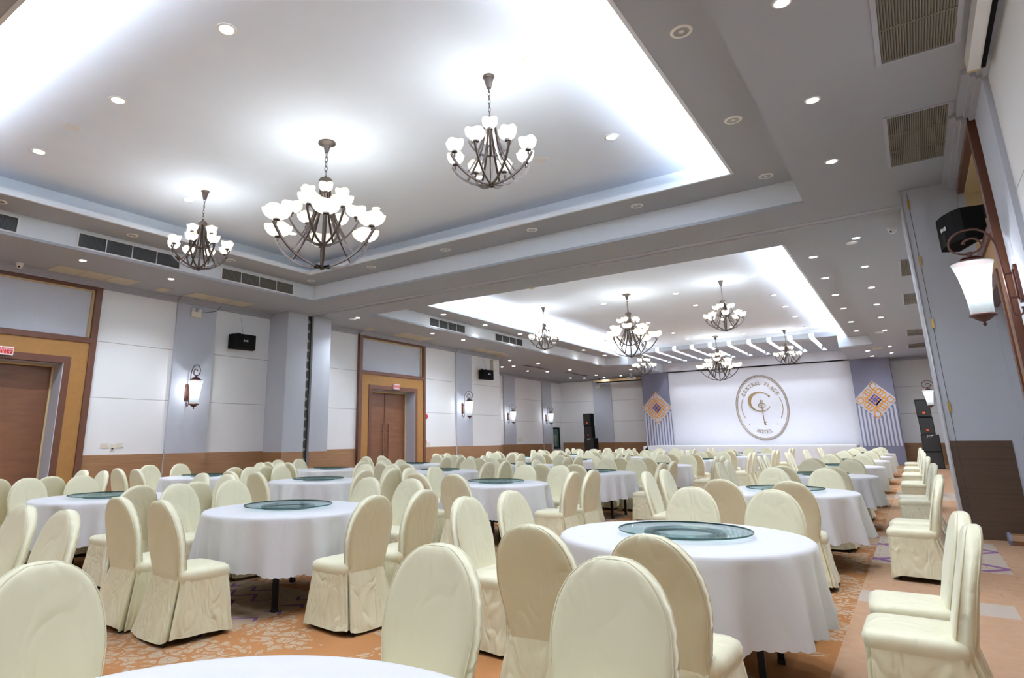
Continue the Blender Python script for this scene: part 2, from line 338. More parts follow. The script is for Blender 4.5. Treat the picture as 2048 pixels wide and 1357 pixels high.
# ---- walls
def opening_wall(mb,x0,x1,y0,y1,ops,z1=ZC):
    y=y0
    for (a,b,zs) in ops:
        mb.box(x0,x1,y,a,0,z1); z=0
        for (za,zb) in zs: mb.box(x0,x1,a,b,z,za) if za>z else None; z=zb
        if z<z1: mb.box(x0,x1,a,b,z,z1)
        y=b
    mb.box(x0,x1,y,y1,0,z1)
DO=[(3.0,6.52,[(0,4.9)]),(15.17,18.69,[(0,4.9)])]
mb=MB(); opening_wall(mb,XL-.30,XL,-7.1,24.3,DO); mb.box(-18.6,XL-.30,24.0,24.3,0,ZC); struct('wall_left',mb,M['wall'])
struct('wall_alcove',MB().box(-18.9,-18.6,24.3,38.2,0,ZC),M['wall'])
struct('wall_back',MB().box(-18.6,1.8,37.9,38.2,0,ZC),M['wall'])
mb=MB(); opening_wall(mb,XR,XR+.3,-7.1,11.4,[(8.9,11.4,[(0,4.9)])]); mb.box(XR,XR+.3,13.2,37.9,0,ZC); struct('wall_right',mb,M['wall'])
struct('wall_front',MB().box(-18.9,2,-7.4,-7.1,0,ZC),M['wall'])
# pilasters
pil=[]
def pilaster(name,x0,x1,y0,y1): struct(name,MB().box(x0,x1,y0,y1,0,ZC),M['gray'])
pilaster('trim_1',XL,XL+.07,8.48,9.6); pilaster('trim_2',XL,XL+.07,20.82,21.95)
pilaster('trim_3',-18.6,-18.53,30.55,31.8); pilaster('trim_4',-18.6,-18.53,35.15,36.4)
pilaster('trim_5',XR-.05,XR,7.8,8.8); pilaster('trim_6',XR-.15,XR,31.2,32.6)
struct('trim_7',MB().box(-16.3,-15.1,37.83,37.9,0,ZC),M['gray'])
# wainscot boards
wb=MB(); T=.012
for a,b in ((-7.1,2.96),(6.56,8.48),(9.6,11.43),(13.11,15.13),(18.73,20.82),(21.95,24.3)): wb.box(XL,XL+T,a,b,0,1.11)
for a,b in ((8.48,9.6),(20.82,21.95)): wb.box(XL+.07,XL+.07+T,a,b,0,1.11)
for a,b in ((24.3,30.55),(31.8,35.15),(36.4,36.45)): wb.box(-18.6,-18.6+T,a,b,0,1.07)
wb.box(-18.53,-18.53+T,30.55,31.8,0,1.07); wb.box(-18.53,-18.53+T,35.15,36.1,0,1.07)
wb.box(-18.6,-16.3,37.9-T,37.9,0,1.11); wb.box(-15.1,-12.7,37.9-T,37.9,0,1.11); wb.box(-16.3,-15.1,37.83-T,37.83,0,1.11); wb.box(-.55,1.13,37.9-T,37.9,0,1.0)
for a,b in ((-7.1,7.8),(13.2,31.2),(32.6,37.9)): wb.box(XR-T,XR,a,b,0,1.2)
struct('trim_8',wb,M['wainscot'])
# cornice
def cornice(mb,segs,sgn):
    for (xw,a,b) in segs:
        for (dx,z0,z1) in ((.05,4.90,4.94),(.09,4.94,4.985),(.15,4.985,ZC-.001)):
            x=xw+sgn*dx; mb.box(min(xw,x),max(xw,x),a,b,z0,z1)
mb=MB(); cornice(mb,[(XL,-7.1,2.96),(XL+.12,2.93,6.6),(XL,6.6,8.45),(XL+.07,8.45,9.63),(XL,9.63,11.43),(XL,13.11,15.1),(XL+.12,15.1,18.76),(XL,18.76,20.8),(XL+.07,20.8,21.97),(XL,21.97,24.3),(-18.6,24.3,37.9)],1)
cornice(mb,[(XR,-7.1,7.77),(XR-.05,7.77,8.84),(XR-.12,8.84,11.4),(XR,13.2,37.9)],-1)
mb.box(-18.45,-12.7,37.75,37.9,4.95,ZC-.001); mb.box(-.55,1.13,37.75,37.9,4.95,ZC-.001)
struct('trim_9',mb,M['cornice'])
# ---- door surrounds
def door(n,yc,xw,s,exit_,label,half=False):
    d=thing('door_%d'%n,None,None); d['kind']='structure'
    def bx(mb,d0,d1,y0,y1,z0,z1): a,b=xw+s*d0,xw+s*d1; mb.box(min(a,b),max(a,b),y0,y1,z0,z1)
    F=.12; y0,y1=yc-1.8,yc+1.8
    if half: y1=11.4
    mb=MB(); bx(mb,-.05,F,y0,y0+.14,0,4.96)
    if not half: bx(mb,-.05,F,y1-.14,y1,0,4.96)
    yr=y1 if half else y1-.14
    bx(mb,-.05,F,y0+.14,yr,4.83,4.96); bx(mb,-.05,F,y0+.14,yr,3.59,3.71)
    i0,i1=yc-1.31,yc+1.31
    if half: i1=11.4
    bx(mb,-.42,F-.01,i0,i0+.14,0,3.24)
    if not half: bx(mb,-.42,F-.01,i1-.14,i1,0,3.24)
    ir=i1 if half else i1-.14
    bx(mb,-.05,F-.01,i0+.14,ir,3.09,3.24); mb.build('door_frame',M['frame'],d)
    mb=MB(); bx(mb,-.06,F-.03,y0+.14,i0,0,3.59)
    if not half: bx(mb,-.06,F-.03,i1,y1-.14,0,3.59)
    bx(mb,-.06,F-.03,i0,i1,3.24,3.59); mb.build('surround_panel',M['ochre'],d)
    mb=MB(); a,b=y0+.14,yr
    dp=-.22 if half else -.04; bx(mb,dp,.04,a,a+.035,3.71,4.83); bx(mb,dp,.04,b-.05,b,3.71,4.83); bx(mb,-.22 if half else -.04,.04,a+.035,b-.05,4.80,4.83); mb.build('transom_liner',M['liner'],d)
    mb=MB(); bx(mb,-.22 if half else -.025,-.20 if half else -.01,a+.035,b-.05,3.71,4.80); mb.build('transom_glass',M['transom'],d)
    # reveal
    mb=MB(); dz=.50 if half else .42
    if half: bx(mb,-dz,0,11.36,11.4,0,3.09)
    else: bx(mb,-dz,F-.012,i1-.155,i1-.141,0,3.085)
    if not half: bx(mb,-dz,-.05,i0+.141,i0+.155,0,3.085)
    bx(mb,-dz,-.05,i0+.156,ir-.016,3.075,3.088); bx(mb,-dz-.04,-dz,i0,i1 if not half else 11.4,0,4.9); mb.build('reveal',M['pocket'],d)
    mb=MB(); bx(mb,-dz+.002,-.34,ir-.05,ir-.016,0,3.03); bx(mb,-dz+.002,-.34,i0+.156,i0+.2,0,3.03); bx(mb,-dz+.002,-.34,i0+.156,ir-.016,3.035,3.07); mb.build('door_jamb_strip',M['liner'],d)
    if half: return d
    m0=yc
    for k,(a,b) in enumerate(((i0+.2,m0-.004),(m0+.004,i1-.2))):
        mb=MB(); bx(mb,-.40,-.35,a,b,.01,3.03); lf=mb.build('door_leaf',M['leaf'],d)
        hy=m0+(-.14 if k==0 else .14)
        mb=MB(); X=xw+s*-.29
        mb.tube([(X,hy,.55),(X,hy,1.95)],.018,8); 
        for hz in (.75,1.68): mb.tube([(xw-s*.355,hy,hz),(X,hy,hz)],.014,8)
        mb.build('door_handle',M['frame'],lf)
    mb=MB(); bx(mb,-.35,-.335,m0-.035,m0+.03,1.98,3.03); mb.build('astragal',M['frame'],d)
    return d
door(1,4.76,XL,1,True,''); door(2,16.93,XL,1,True,''); door(3,10.67,XR,-1,False,'',True)
# ---- folding-wall pockets either side of the middle beam
def pocket(n,pan):
    d=thing('trim_%d'%n,None,None); d['kind']='structure'; return d
d=pocket(10,0)
MB().box(XL,-14.12,11.43,12.18,0,ZC-.002).build('pocket_leaf',M['pocket'],d); MB().box(XL,-14.12,12.40,13.11,0,ZC-.002).build('pocket_leaf',M['pocket'],d)
MB().box(-14.12,-14.108,11.43,12.18,0,1.08).box(-14.12,-14.108,12.40,13.11,0,1.08).box(XL,-14.108,11.418,11.43,0,1.08).build('wainscot_board',M['wainscot'],d)
d2=pocket(11,0)
MB().box(.345,1.63,11.4,11.44,0,ZC-.002).box(.345,1.63,13.1,13.2,0,ZC-.002).box(.345,.38,11.44,13.1,0,ZC-.002).build('pocket_leaf',M['pocket'],d2)
MB().box(.345,XR-.12,11.388,11.4,0,1.285).build('wainscot_board',M['wainscotdark'],d2)
mb=MB(); mb.box(.328,.347,11.375,11.42,0,ZC-.01); mb.build('edge_strip',M['metaledge'],d2)
MB().box(.425,.430,11.384,11.389,0,1.285).box(.425,.430,11.396,11.401,1.285,5.0).build('leaf_seam',M['grille'],d2)
mb=MB()
for z in (4.8,3.9,2.95,1.75): mb.box(.412,.444,11.382,11.4,z-.07,z+.07)
mb.build('hinge',M['brass'],d2)
# overhead track
tr=thing('trim_12',None,None); tr['kind']='structure'
MB().box(-14.2,.33,12.30,12.315,5.020,ZC).box(-14.2,.33,12.355,12.37,5.020,ZC).build('track_rail',M['metaledge'],tr)
MB().box(-14.2,.33,12.315,12.355,5.033,ZC).build('track_slot',M['grille'],tr)
MB().box(-14.2,.33,12.12,12.30,5.034,5.0405).build('track_board',M['cornice'],tr)
# folding partition edge inside left pocket
fp=thing('folding_partition','dark folding partition edge with pale triangles packed between two grey pocket leaves','partition',(-14.2,12.29,0))
MB().box(-.60,0,-.10,.10,0,5.02).build('partition_edge',M['grille'],fp)
mb=MB()
for i in range(17): z=.2+i*.285; mb.prism([(-.085,z),(-.085,z+.17),(.06,z+.085)],.0,.008,'x')
mb.build('triangle_mark',M['slat'],fp)
# ---- stage recess: fascia, logo wall, banners
struct('trim_13',MB().box(SX0-.1,SX1+.05,36.85,37.3,ZC,5.78),M['stagewall'])
struct('wall_stage',MB().box(-11.2,-2.17,36.96,37.9,0,ZC),M['stagewall'])
struct('trim_14',MB().box(-12.7,-11.2,36.7,37.9,0,ZC-.002),M['graydark']); struct('trim_15',MB().box(-2.17,-.55,36.7,37.9,0,ZC-.002),M['graydark'])
st=thing('stage','low white stage platform with skirted front below the hotel emblem','stage',(-7,34.3,0))
MB().box(-4.75,4.7,0,2.4,.0,.92).build('platform',M['stagecloth'],st)
MB().box(-4.8,4.72,-.03,2.4,.92,.95).build('deck_edge',M['whitegloss'],st)
mb=MB(); N=60
mb.prism([(-4.8,.92),(4.72,.92),(4.95,.5),(5.2,.0),(-5.5,.0),(-5.2,.5)],-.06,-.03)
mb.prism([(-.06,.92),(2.4,.92),(2.4,0),(-.06,0)],-5.05,-4.8,'x'); mb.build('skirt',M['stagecloth'],st)
# emblem on the stage wall (local metres about its centre)
em=thing('wall_emblem','large gold oval emblem reading CENTRAL PLACE HOTEL with a key inside a letter C','wall sign',(-6.42,36.955,2.885))
def ell(a,b,t0,t1,n=72): return [(a*math.cos(math.radians(t0+(t1-t0)*i/n)),b*math.sin(math.radians(t0+(t1-t0)*i/n))) for i in range(n+1)]
for a_,b_,w_ in ((1.28,1.70,.017),(1.245,1.66,.010),(1.195,1.605,.017)): MB().strip(ell(a_,b_,0,360,96),w_,-.02,0).build('oval_ring',M['gold'],em)
for a_,b_ in ((152,213),(28,-33)): MB().strip(ell(1.0,1.05,a_,b_,24),.022,-.02,0).build('side_arc',M['gold'],em)
for sx in (-.71,.63): MB().strip([(sx-.02,-.88),(sx+.02,-.88)],.04,-.02,0).build('dot',M['gold'],em)
cpts=[(-.05+.53*math.cos(math.radians(t)),.30+.50*math.sin(math.radians(t))) for t in range(28,334,6)]
mb=MB(); mb.strip(cpts,lambda t:.03+.13*math.exp(-((t-.45)/.2)**2)+.075*math.exp(-((t-.0)/.03)**2),-.02,0); mb.build('letter_c',M['gold'],em)
mb=MB(); mb.strip([(.01+.06*math.cos(a*PI/10),.315+.06*math.sin(a*PI/10)) for a in range(21)],.02,-.022,0); mb.strip([(0+.175*math.cos(a*PI/12),.095+.115*math.sin(a*PI/12)) for a in range(25)],.024,-.022,0)
mb.strip([(-.02,.25),(.04,.18),(-.03,.08),(.07,.09),(.11,.14)],.018,-.022,0); mb.strip([(-.12,.11),(-.05,.12),(0,.02)],.018,-.022,0)
mb.strip([(.0,.0),(.03,-.91)],.032,-.022,0); mb.strip([(.0,-.45),(.05,-.455)],.03,-.022,0)
mb.strip([(.03,-.78),(.13,-.77)],.05,-.022,0); mb.strip([(.03,-.89),(.13,-.88)],.05,-.022,0); mb.strip([(.06,-.78),(.06,-.89)],.05,-.022,0); mb.build('key',M['gold'],em)
# serif stroke letters, unit box 0..1 x 0..1 : thick(True)/thin strokes
LET={'C':[([(.88,.78),(.7,.96),(.5,1),(.25,.92),(.1,.7),(.06,.5),(.1,.28),(.27,.07),(.5,0),(.72,.06),(.9,.24)],1),([(.9,.95),(.89,.68)],0)],
'E':[([(.22,0),(.22,1)],1),([(.05,.98),(.82,.98),(.82,.76)],0),([(.22,.52),(.6,.52)],0),([(.6,.63),(.6,.41)],0),([(.05,.02),(.85,.02),(.87,.27)],0)],
'N':[([(.18,0),(.18,1)],0),([(.16,1),(.82,0)],1),([(.84,0),(.84,1)],0),([(.02,.02),(.34,.02)],0),([(.68,.98),(1,.98)],0),([(0,.98),(.2,.98)],0)],
'T':[([(.5,0),(.5,1)],1),([(.05,.72),(.07,.98),(.93,.98),(.95,.72)],0),([(.3,.02),(.7,.02)],0)],
'R':[([(.22,0),(.22,1)],1),([(.05,.98),(.55,.98),(.78,.88),(.8,.7),(.7,.54),(.5,.5),(.22,.5)],0),([(.5,.5),(.86,.02),(.98,.02)],1),([(.05,.02),(.4,.02)],0)],
'A':[([(.12,0),(.5,1)],0),([(.5,1),(.86,0)],1),([(.24,.33),(.72,.33)],0),([(0,.02),(.28,.02)],0),([(.68,.02),(1,.02)],0)],
'L':[([(.24,0),(.24,1)],1),([(.07,.98),(.42,.98)],0),([(.07,.02),(.82,.02),(.87,.3)],0)],
'P':[([(.24,0),(.24,1)],1),([(.07,.98),(.6,.98),(.82,.86),(.84,.7),(.72,.53),(.5,.47),(.24,.47)],0),([(.07,.02),(.42,.02)],0)],
'H':[([(.2,0),(.2,1)],1),([(.8,0),(.8,1)],1),([(.2,.5),(.8,.5)],0),([(.04,.02),(.36,.02)],0),([(.64,.02),(.96,.02)],0),([(.04,.98),(.36,.98)],0),([(.64,.98),(.96,.98)],0)],
'O':[([(.5+.44*math.cos(t*PI/8),.5+.5*math.sin(t*PI/8)) for t in range(17)],1)],
'X':[([(.1,0),(.9,1)],0),([(.1,1),(.9,0)],1)],'I':[([(.5,0),(.5,1)],1)],'B':[([(.2,0),(.2,1),(.6,.98),(.75,.78),(.55,.53),(.2,.5),(.65,.48),(.85,.26),(.65,.02),(.2,0)],1)],
'M':[([(.1,0),(.1,1),(.5,.3),(.9,1),(.9,0)],1)],'J':[([(.7,1),(.7,.2),(.5,0),(.25,.05),(.15,.25)],1)],'V':[([(.08,1),(.5,0),(.92,1)],1)],'Y':[([(.1,1),(.5,.5),(.9,1)],1),([(.5,.5),(.5,0)],1)]}
def letter(mb,ch,cx,cz,ang,h,wd,y0=-.02,y1=0,tk=.17):
    ca,sa=math.cos(ang),math.sin(ang)
    for pts,th in LET[ch]:
        P=[]
        for (u,v) in pts: a,b=(u-.5)*wd,(v-.5)*h; P.append((cx+a*ca-b*sa,cz+a*sa+b*ca))
        mb.strip(P,h*(tk if th else tk*.42),y0,y1)
mb=MB(); W1='CENTRAL PLACE'
for i,ch in enumerate(W1):
    t=math.radians(147-(147-33)*i/(len(W1)-1))
    if ch==' ': mb.build('word',M['gold'],em); mb=MB(); continue
    a,b=.985,1.29; x,z=a*math.cos(t),b*math.sin(t); ang=math.atan2(b*math.cos(t),-a*math.sin(t))+PI
    letter(mb,ch,x,z,ang,.175,.145,tk=.13)
mb.build('word',M['gold'],em); mb=MB()
for i,ch in enumerate('HOTEL'):
    t=math.radians(-109+37*i/4); a,b=.985,1.27; x,z=a*math.cos(t),b*math.sin(t); ang=math.atan2(b*math.cos(t),-a*math.sin(t))
    letter(mb,ch,x,z,ang,.165,.135,tk=.13)
mb.build('word',M['gold'],em)
# banner ornament
def ornament(x0,label):
    o=thing('wall_ornament',label,'wall decoration',(x0,36.695,3.04))
    mb=MB(); s=.8; mb.prism([(0,.92),(s,.08),(s,-.08),(0,-.92),(-s,-.08),(-s,.08)],-.012,0); mb.build('diamond_board',M['stripe'],o)
    mb=MB()
    for i in range(10):
        xa=-.74+i*.158; xc=xa+.04; top=-.95+abs(xc)*1.0+.02; mb.box(xa,xa+.085,-.01,0,-2.15,min(top,-.1))
    mb.build('stripe',M['stripe'],o)
    mo=MB(); mp=MB(); R=math.radians(45)
    def rot(p): 
        x,z=p; return ((x*math.cos(R)-z*math.sin(R))*1.0,(x*math.sin(R)+z*math.cos(R))*1.12)
    def loop(pts,wd,mbb=mo,y=-.03): q=[rot(p) for p in pts]; mbb.strip(q+[q[0],q[1]],wd,y,-.012)
    def rr(cx,cz,hx,hz,r,pt=None):
        P=[]
        for (sx,sz,a0) in ((1,1,0),(-1,1,90),(-1,-1,180),(1,-1,270)):
            if pt==(sx,sz): P.append((cx+sx*hx,cz+sz*hz)); continue
            for k in range(6): a=math.radians(a0+k*18); P.append((cx+sx*(hx-r)+r*math.cos(a),cz+sz*(hz-r)+r*math.sin(a)))
        return P
    for sx in (1,-1):
        for sz in (1,-1): loop(rr(sx*.42,sz*.42,.12,.12,.09,(sx,sz)),.038); loop(rr(sx*.245,sz*.245,.065,.065,.05),.036,mo,-.034); 
    for a,b in ((0,.39),(0,-.39)):
        loop(rr(a,b,.2,.125,.1),.038); mo.strip([rot((-.06,b-.1)),rot((-.06,b+.1))],.04,-.03,-.012); mo.strip([rot((.06,b-.1)),rot((.06,b+.1))],.04,-.03,-.012)
        loop(rr(b,a,.125,.2,.1),.038); mo.strip([rot((b-.1,-.06)),rot((b+.1,-.06))],.04,-.03,-.012); mo.strip([rot((b-.1,.06)),rot((b+.1,.06))],.04,-.03,-.012)
    for sx in (1,-1):
        for sz in (1,-1):
            q=[rot((sx*.1+dx,sz*.1+dz)) for dx,dz in ((-.035,-.035),(.035,-.035),(.035,.035),(-.035,.035))]; mo.prism(q,-.036,-.012)
    mo.build('orange_tracery',M['orange'],o)
    loop([(-.165,-.165),(.165,-.165),(.165,.165),(-.165,.165)],.05,mp,-.034)
    for t in (-.03,.03): mp.strip([rot((t,-.16)),rot((t,.16))],.026,-.034,-.012); mp.strip([rot((-.16,t)),rot((.16,t))],.026,-.034,-.012)
    mp.build('purple_lattice',M['purple'],o); return o
ornament(-11.93,'orange and purple diamond wall ornament over pale stripes, left of the stage'); ornament(-1.37,'orange and purple diamond wall ornament over pale stripes, right of the stage')
# ================================================================== FIXTURES
def spin(root): pass
# --- chandeliers
def bowl_fr(seed=0):
    def f(a,t):
        k=abs(math.cos(2*(a)))**1.5
        return (1+.16*k*t, .035*k*t*t)
    return f
def shade_mesh(R,h,name):
    prof=[(R*.22,0),(R*.52,h*.07),(R*.80,h*.30),(R*.95,h*.62),(R*1.0,h),(R*.95,h*.98),(R*.90,h*.62),(R*.74,h*.33),(R*.4,h*.12),(0.001,h*.07)]
    def fr(a,t):
        # t runs along profile; use height-like weight
        wt=1-abs(t-.44)/.56; k=abs(math.cos(2*a))**1.6
        return (1+.12*k*max(0,wt), .20*h*k*max(0,wt)**2)
    mb=MB(); mb.lathe(prof,32,fr=fr,cap=False); me=mb.mesh(name,M['shade'],2); return me
def arm_mesh(r1,z1,zb,R,name,square=True):
    # sweep from outer tip under the shade, down through the bottom of the bowl and past the centre
    mb=MB(); pts=[]
    for i in range(19):
        t=i/18; a=math.radians(62)*(1-t)+math.radians(-8)*t
        pts.append((r1*math.sin(a)/math.sin(math.radians(62)),0,zb+(z1-zb)*(1-math.cos(a))/(1-math.cos(math.radians(62)))))
    mb.tube(pts,R,4); mb.lathe([(.0,-.045),(.012,-.04),(.012,0),(R*2.3,.012),(R*2.3,.03),(0,.03)],10,(r1-.045,0,z1+.012)); 
    return mb.mesh(name,M['bronze'],False)
def strut_mesh(r1,z1,z0,R,name):
    mb=MB(); pts=[]
    for i in range(15):
        t=i/14; pts.append((.075+(r1-.075)*t**2.1,0,z0+(z1-z0)*t))
    mb.tube(pts,R,4,sq=(1.2,.8)); return mb.mesh(name,M['bronze'],False)
def make_chandelier(big,label,loc,rz):
    root=thing('chandelier',label,'chandelier',(loc[0],loc[1],Z2),rz,'chandeliers in the ceiling coffers')
    zc=-.56  # collar top relative to ceiling
    cr=.135 if big else .075
    MB().lathe([(0,-.17),(.03,-.17),(.045,-.10),(.06,-.05),(cr*.75,-.035),(cr,-.02),(cr,0)],24).build('canopy',M['bronze'],root,True)
    mb=MB(); z=-.17; i=0; L=.05 if big else .032
    n=int((abs(zc)-.17)/(L*1.55))
    for i in range(n):
        zz=z-(i+.5)*(abs(zc)-.17)/n; wv=L*.42; hv=(abs(zc)-.17)/n*.66
        pts=[]
        for k in range(12):
            a=2*PI*k/12; u=wv*math.cos(a); v=hv*math.sin(a); pts.append((u,0,zz+v) if i%2 else (0,u,zz+v))
        mb.tube(pts,.006 if big else .0045,5,closed=True)
    mb.build('chain',M['bronze'],root,True)
    cw=.105 if big else .085
    MB().lathe([(0,zc+.0),(.015,zc),(.02,zc-.03),(cw*.8,zc-.05),(cw,zc-.085),(cw*1.02,zc-.13),(cw*.9,zc-.135),(0,zc-.135)],24).build('collar',M['bronze'],root,True)
    if big: tiers=[(6,.78,-1.50,-2.03,.20,.14,.021,0),(6,.48,-1.24,-1.68,.155,.12,.018,30),(5,.27,-.97,-1.17,.105,.105,.015,12)]
    else: tiers=[(8,.48,-1.17,-1.50,.105,.11,.016,0),(4,.225,-.90,-1.12,.095,.10,.015,20)]
    for ti,(n,r,z1,zb,R,h,th,off) in enumerate(tiers):
        sm=shade_mesh(R,h,'lamp_shade'); bm=MB().lathe([(0,0),(.02,.008),(.028,.03),(.02,.052),(0,.06)],10).mesh('bulb',M['bulbglow'],2); am=arm_mesh(r+.05,z1,zb,th,'arm')
        smm=strut_mesh((r+.05)*.62,zb+(z1-zb)*.30,zc-.12,th*.9,'strut')
        for k in range(n):
            a=math.radians(off+360*k/n)
            ar=bpy.data.objects.new('arm',am); COL.objects.link(ar); ar.parent=root; ar.rotation_euler=(0,0,a)
            sh=bpy.data.objects.new('lamp_shade',sm); COL.objects.link(sh); sh.parent=ar; sh.location=(r,0,z1+.045); sh.rotation_euler=(0,0,PI/4); bb=bpy.data.objects.new('bulb',bm); COL.objects.link(bb); bb.parent=ar; bb.location=(r,0,z1+.045+h*.45)
            if ti<2: 
                sx=bpy.data.objects.new('strut',smm); COL.objects.link(sx); sx.parent=root; sx.rotation_euler=(0,0,a)
    MB().lathe([(0,tiers[0][3]-.045),(.035,tiers[0][3]-.03),(.045,tiers[0][3]),(.02,tiers[0][3]+.03),(.016,zc-.13)],12).build('stem',M['bronze'],root,True)
    return root
big=make_chandelier(True,'large three-tier bronze chandelier hanging in the middle of the nearer coffer',(-6.76,6.05),.35)
sml=make_chandelier(False,'small two-tier bronze chandelier right of the largest one in the nearer coffer',(-3.75,6.05),.2)
chl=[(big,-6.76,6.05,None),(sml,-3.75,6.05,None),(sml,-9.98,6.0,'small two-tier bronze chandelier left of the largest one in the nearer coffer'),
(big,-6.93,19.3,'large three-tier chandelier in the first row of the far coffer, in its middle'),(sml,-4.05,19.35,'small chandelier in the first row of the far coffer, right of the large one'),
(sml,-10.03,19.4,'small chandelier in the first row of the far coffer, left of the large one'),
(big,-6.85,30.3,'large three-tier chandelier in the back row, nearest the hotel emblem'),(sml,-4.02,30.5,'small chandelier in the back row, right of the large one by the stage'),
(sml,-10.35,30.5,'small chandelier in the back row, left end beside the projector')]
for i,(p,x,y,l) in enumerate(chl):
    o=p if l is None else dup(p,(x,y,Z2),.3+1.37*i,l)
# --- downlights
def make_down(lit,name='downlight'):
    r=thing(name,'x','downlight')
    MB().lathe([(.062,-.001),(.066,-.010),(.085,-.010),(.092,-.004),(.092,.0)],28,cap=False).build('trim_ring',M['trimring'],r,True)
    if lit: MB().lathe([(0,-.004),(.064,-.004),(.064,-.001)],24,cap=False).build('lamp_face',M['lamp'],r)
    else:
        MB().lathe([(.064,-.004),(.055,-.0035),(.02,-.003),(0,-.003)],24,cap=False).build('reflector',M['chrome'],r,True)
        MB().lathe([(0,-.0065),(.022,-.0065),(.022,-.004)],12,cap=False).build('bulb',M['whitegloss'],r)
    return r
dl_lit=make_down(True); dl_off=make_down(False)
dl_spot=thing('spotlight','x','spotlight')
MB().lathe([(.045,-.001),(.05,-.010),(.062,-.010),(.068,0)],24,cap=False).build('trim_ring',M['whitegloss'],dl_spot,True); MB().lathe([(0,-.006),(.045,-.006),(.045,-.001)],20,cap=False).build('lamp_face',M['star'],dl_spot)
used=set()
def place(proto,x,y,z,label,group):
    if proto.name in used: o=dup(proto,(x,y,z),0,label,1.22)
    else: used.add(proto.name); o=proto; o.location=(x,y,z); o['label']=label; o.scale=(1.22,)*3
    o['group']=group; return o
def spot(x,y,z,e,ang=128,col=COOL,soft=.04,blend=.9): lamp('SPOT','downlight_beam',(x,y,z-.02),e,col,None,spot_size=math.radians(ang),spot_blend=blend,shadow_soft_size=soft)
zs=ZC
for i,y in enumerate((-1.5,1.5,3.5,5.47,7.48,9.47)):
    place(dl_spot,-.38,y,zs,'starry lit spotlight, %s along the soffit above the right aisle'%ORD[i+1],'spotlights above the right aisle'); spot(-.38,y,zs,P_STAR,104)
for i,y in enumerate((13.7,16.26,18.76,21.37,23.89,27.0,32.15,34.79)):
    place(dl_spot,-.37,y,zs,'starry lit spotlight, %s beyond the middle beam above the right aisle'%ORD[i+1],'spotlights above the right aisle'); spot(-.37,y,zs,P_STAR)
for i,y in enumerate((-.5,1.5,3.4,5.4,7.33)):
    place(dl_spot,-13.29,y,zs,'starry lit spotlight, %s along the left soffit near the door'%ORD[i+1],'spotlights above the left aisle'); spot(-13.29,y,zs,P_STAR*1.35)
for i,y in enumerate((13.39,17.13,19.03)):
    place(dl_spot,-13.26,y,zs,'starry lit spotlight, %s beyond the middle beam on the left soffit'%ORD[i+1],'spotlights above the left aisle'); spot(-13.26,y,zs,P_STAR*1.35)
for j,x in enumerate((-11.0,-8.2,-5.4,-2.6)):  # unseen downlights added behind the camera as fill on the chair fronts
    for i,y in enumerate((-1.0,-3.6)):
        place(dl_lit,x,y,zs,'added unseen fill downlight behind the nearer coffer, %s from the right, %s row back'%(ORD[4-j],ORD[i+1]),'added fill downlights behind the nearer coffer'); spot(x,y,zs,P_BACK_FILL)
for i,y in enumerate((5.98,8.29,10.57)): place(dl_off,-1.34,y,Z1,'unlit chrome downlight, %s along the right side of the nearer coffer'%ORD[i+1],'unlit downlights round the nearer coffer')
for i,x in enumerate((-3.47,-5.63,-7.81,-10.05,-12.21)): place(dl_off,x,10.57,Z1,'unlit chrome downlight, %s from the right along the beam edge of the nearer coffer'%ORD[i+1],'unlit downlights round the nearer coffer')
for i,y in enumerate((3.5,5.83,8.12)): place(dl_off,-12.21,y,Z1,'unlit chrome downlight, %s along the left side of the nearer coffer'%ORD[i+1],'unlit downlights round the nearer coffer')
for i,y in enumerate((16.39,18.88,21.44,23.96,27.08,29.62)): place(dl_lit,-1.34,y,Z1,'lit round downlight, %s along the right side of the far coffer'%ORD[i+1],'lit downlights beside the far coffer'); spot(-1.34,y,Z1,P_SOFFIT)
for i,y in enumerate((16.37,18.94,21.51,24.5,27.54,30.08)): place(dl_lit,-12.2,y,Z1,'lit round downlight, %s along the left side of the far coffer'%ORD[i+1],'lit downlights beside the far coffer'); spot(-12.2,y,Z1,P_SOFFIT)
k=0
for j,x in enumerate((-3.12,-5.6,-8.08,-10.62)):
    for i,y in enumerate((3.45,6.05,8.6)):
        if j==1 and i!=0 and i!=2: pass
        if (j in(1,2)) and i==1: continue
        place(dl_lit,x,y,Z2,'lit ceiling downlight in the nearer coffer, %s row, %s from the right'%(ORD[i+1],ORD[j+1]),'lit downlights in the nearer coffer'); spot(x,y,Z2,P_COFFER)
for j,x in enumerate((-3.13,-5.62,-8.1,-10.72)):
    for i,y in enumerate((16.0,19.3,22.5,24.8,27.2,30.3)):
        if j in(1,2) and i in (1,4): y+=.9
        place(dl_lit,x,y,Z2,'lit ceiling downlight in the far coffer, %s row, %s from the right'%(ORD[i+1],ORD[j+1]),'lit downlights in the far coffer'); 
        if i%2==0 or j in (0,3): spot(x,y,Z2,P_COFFER*.8)
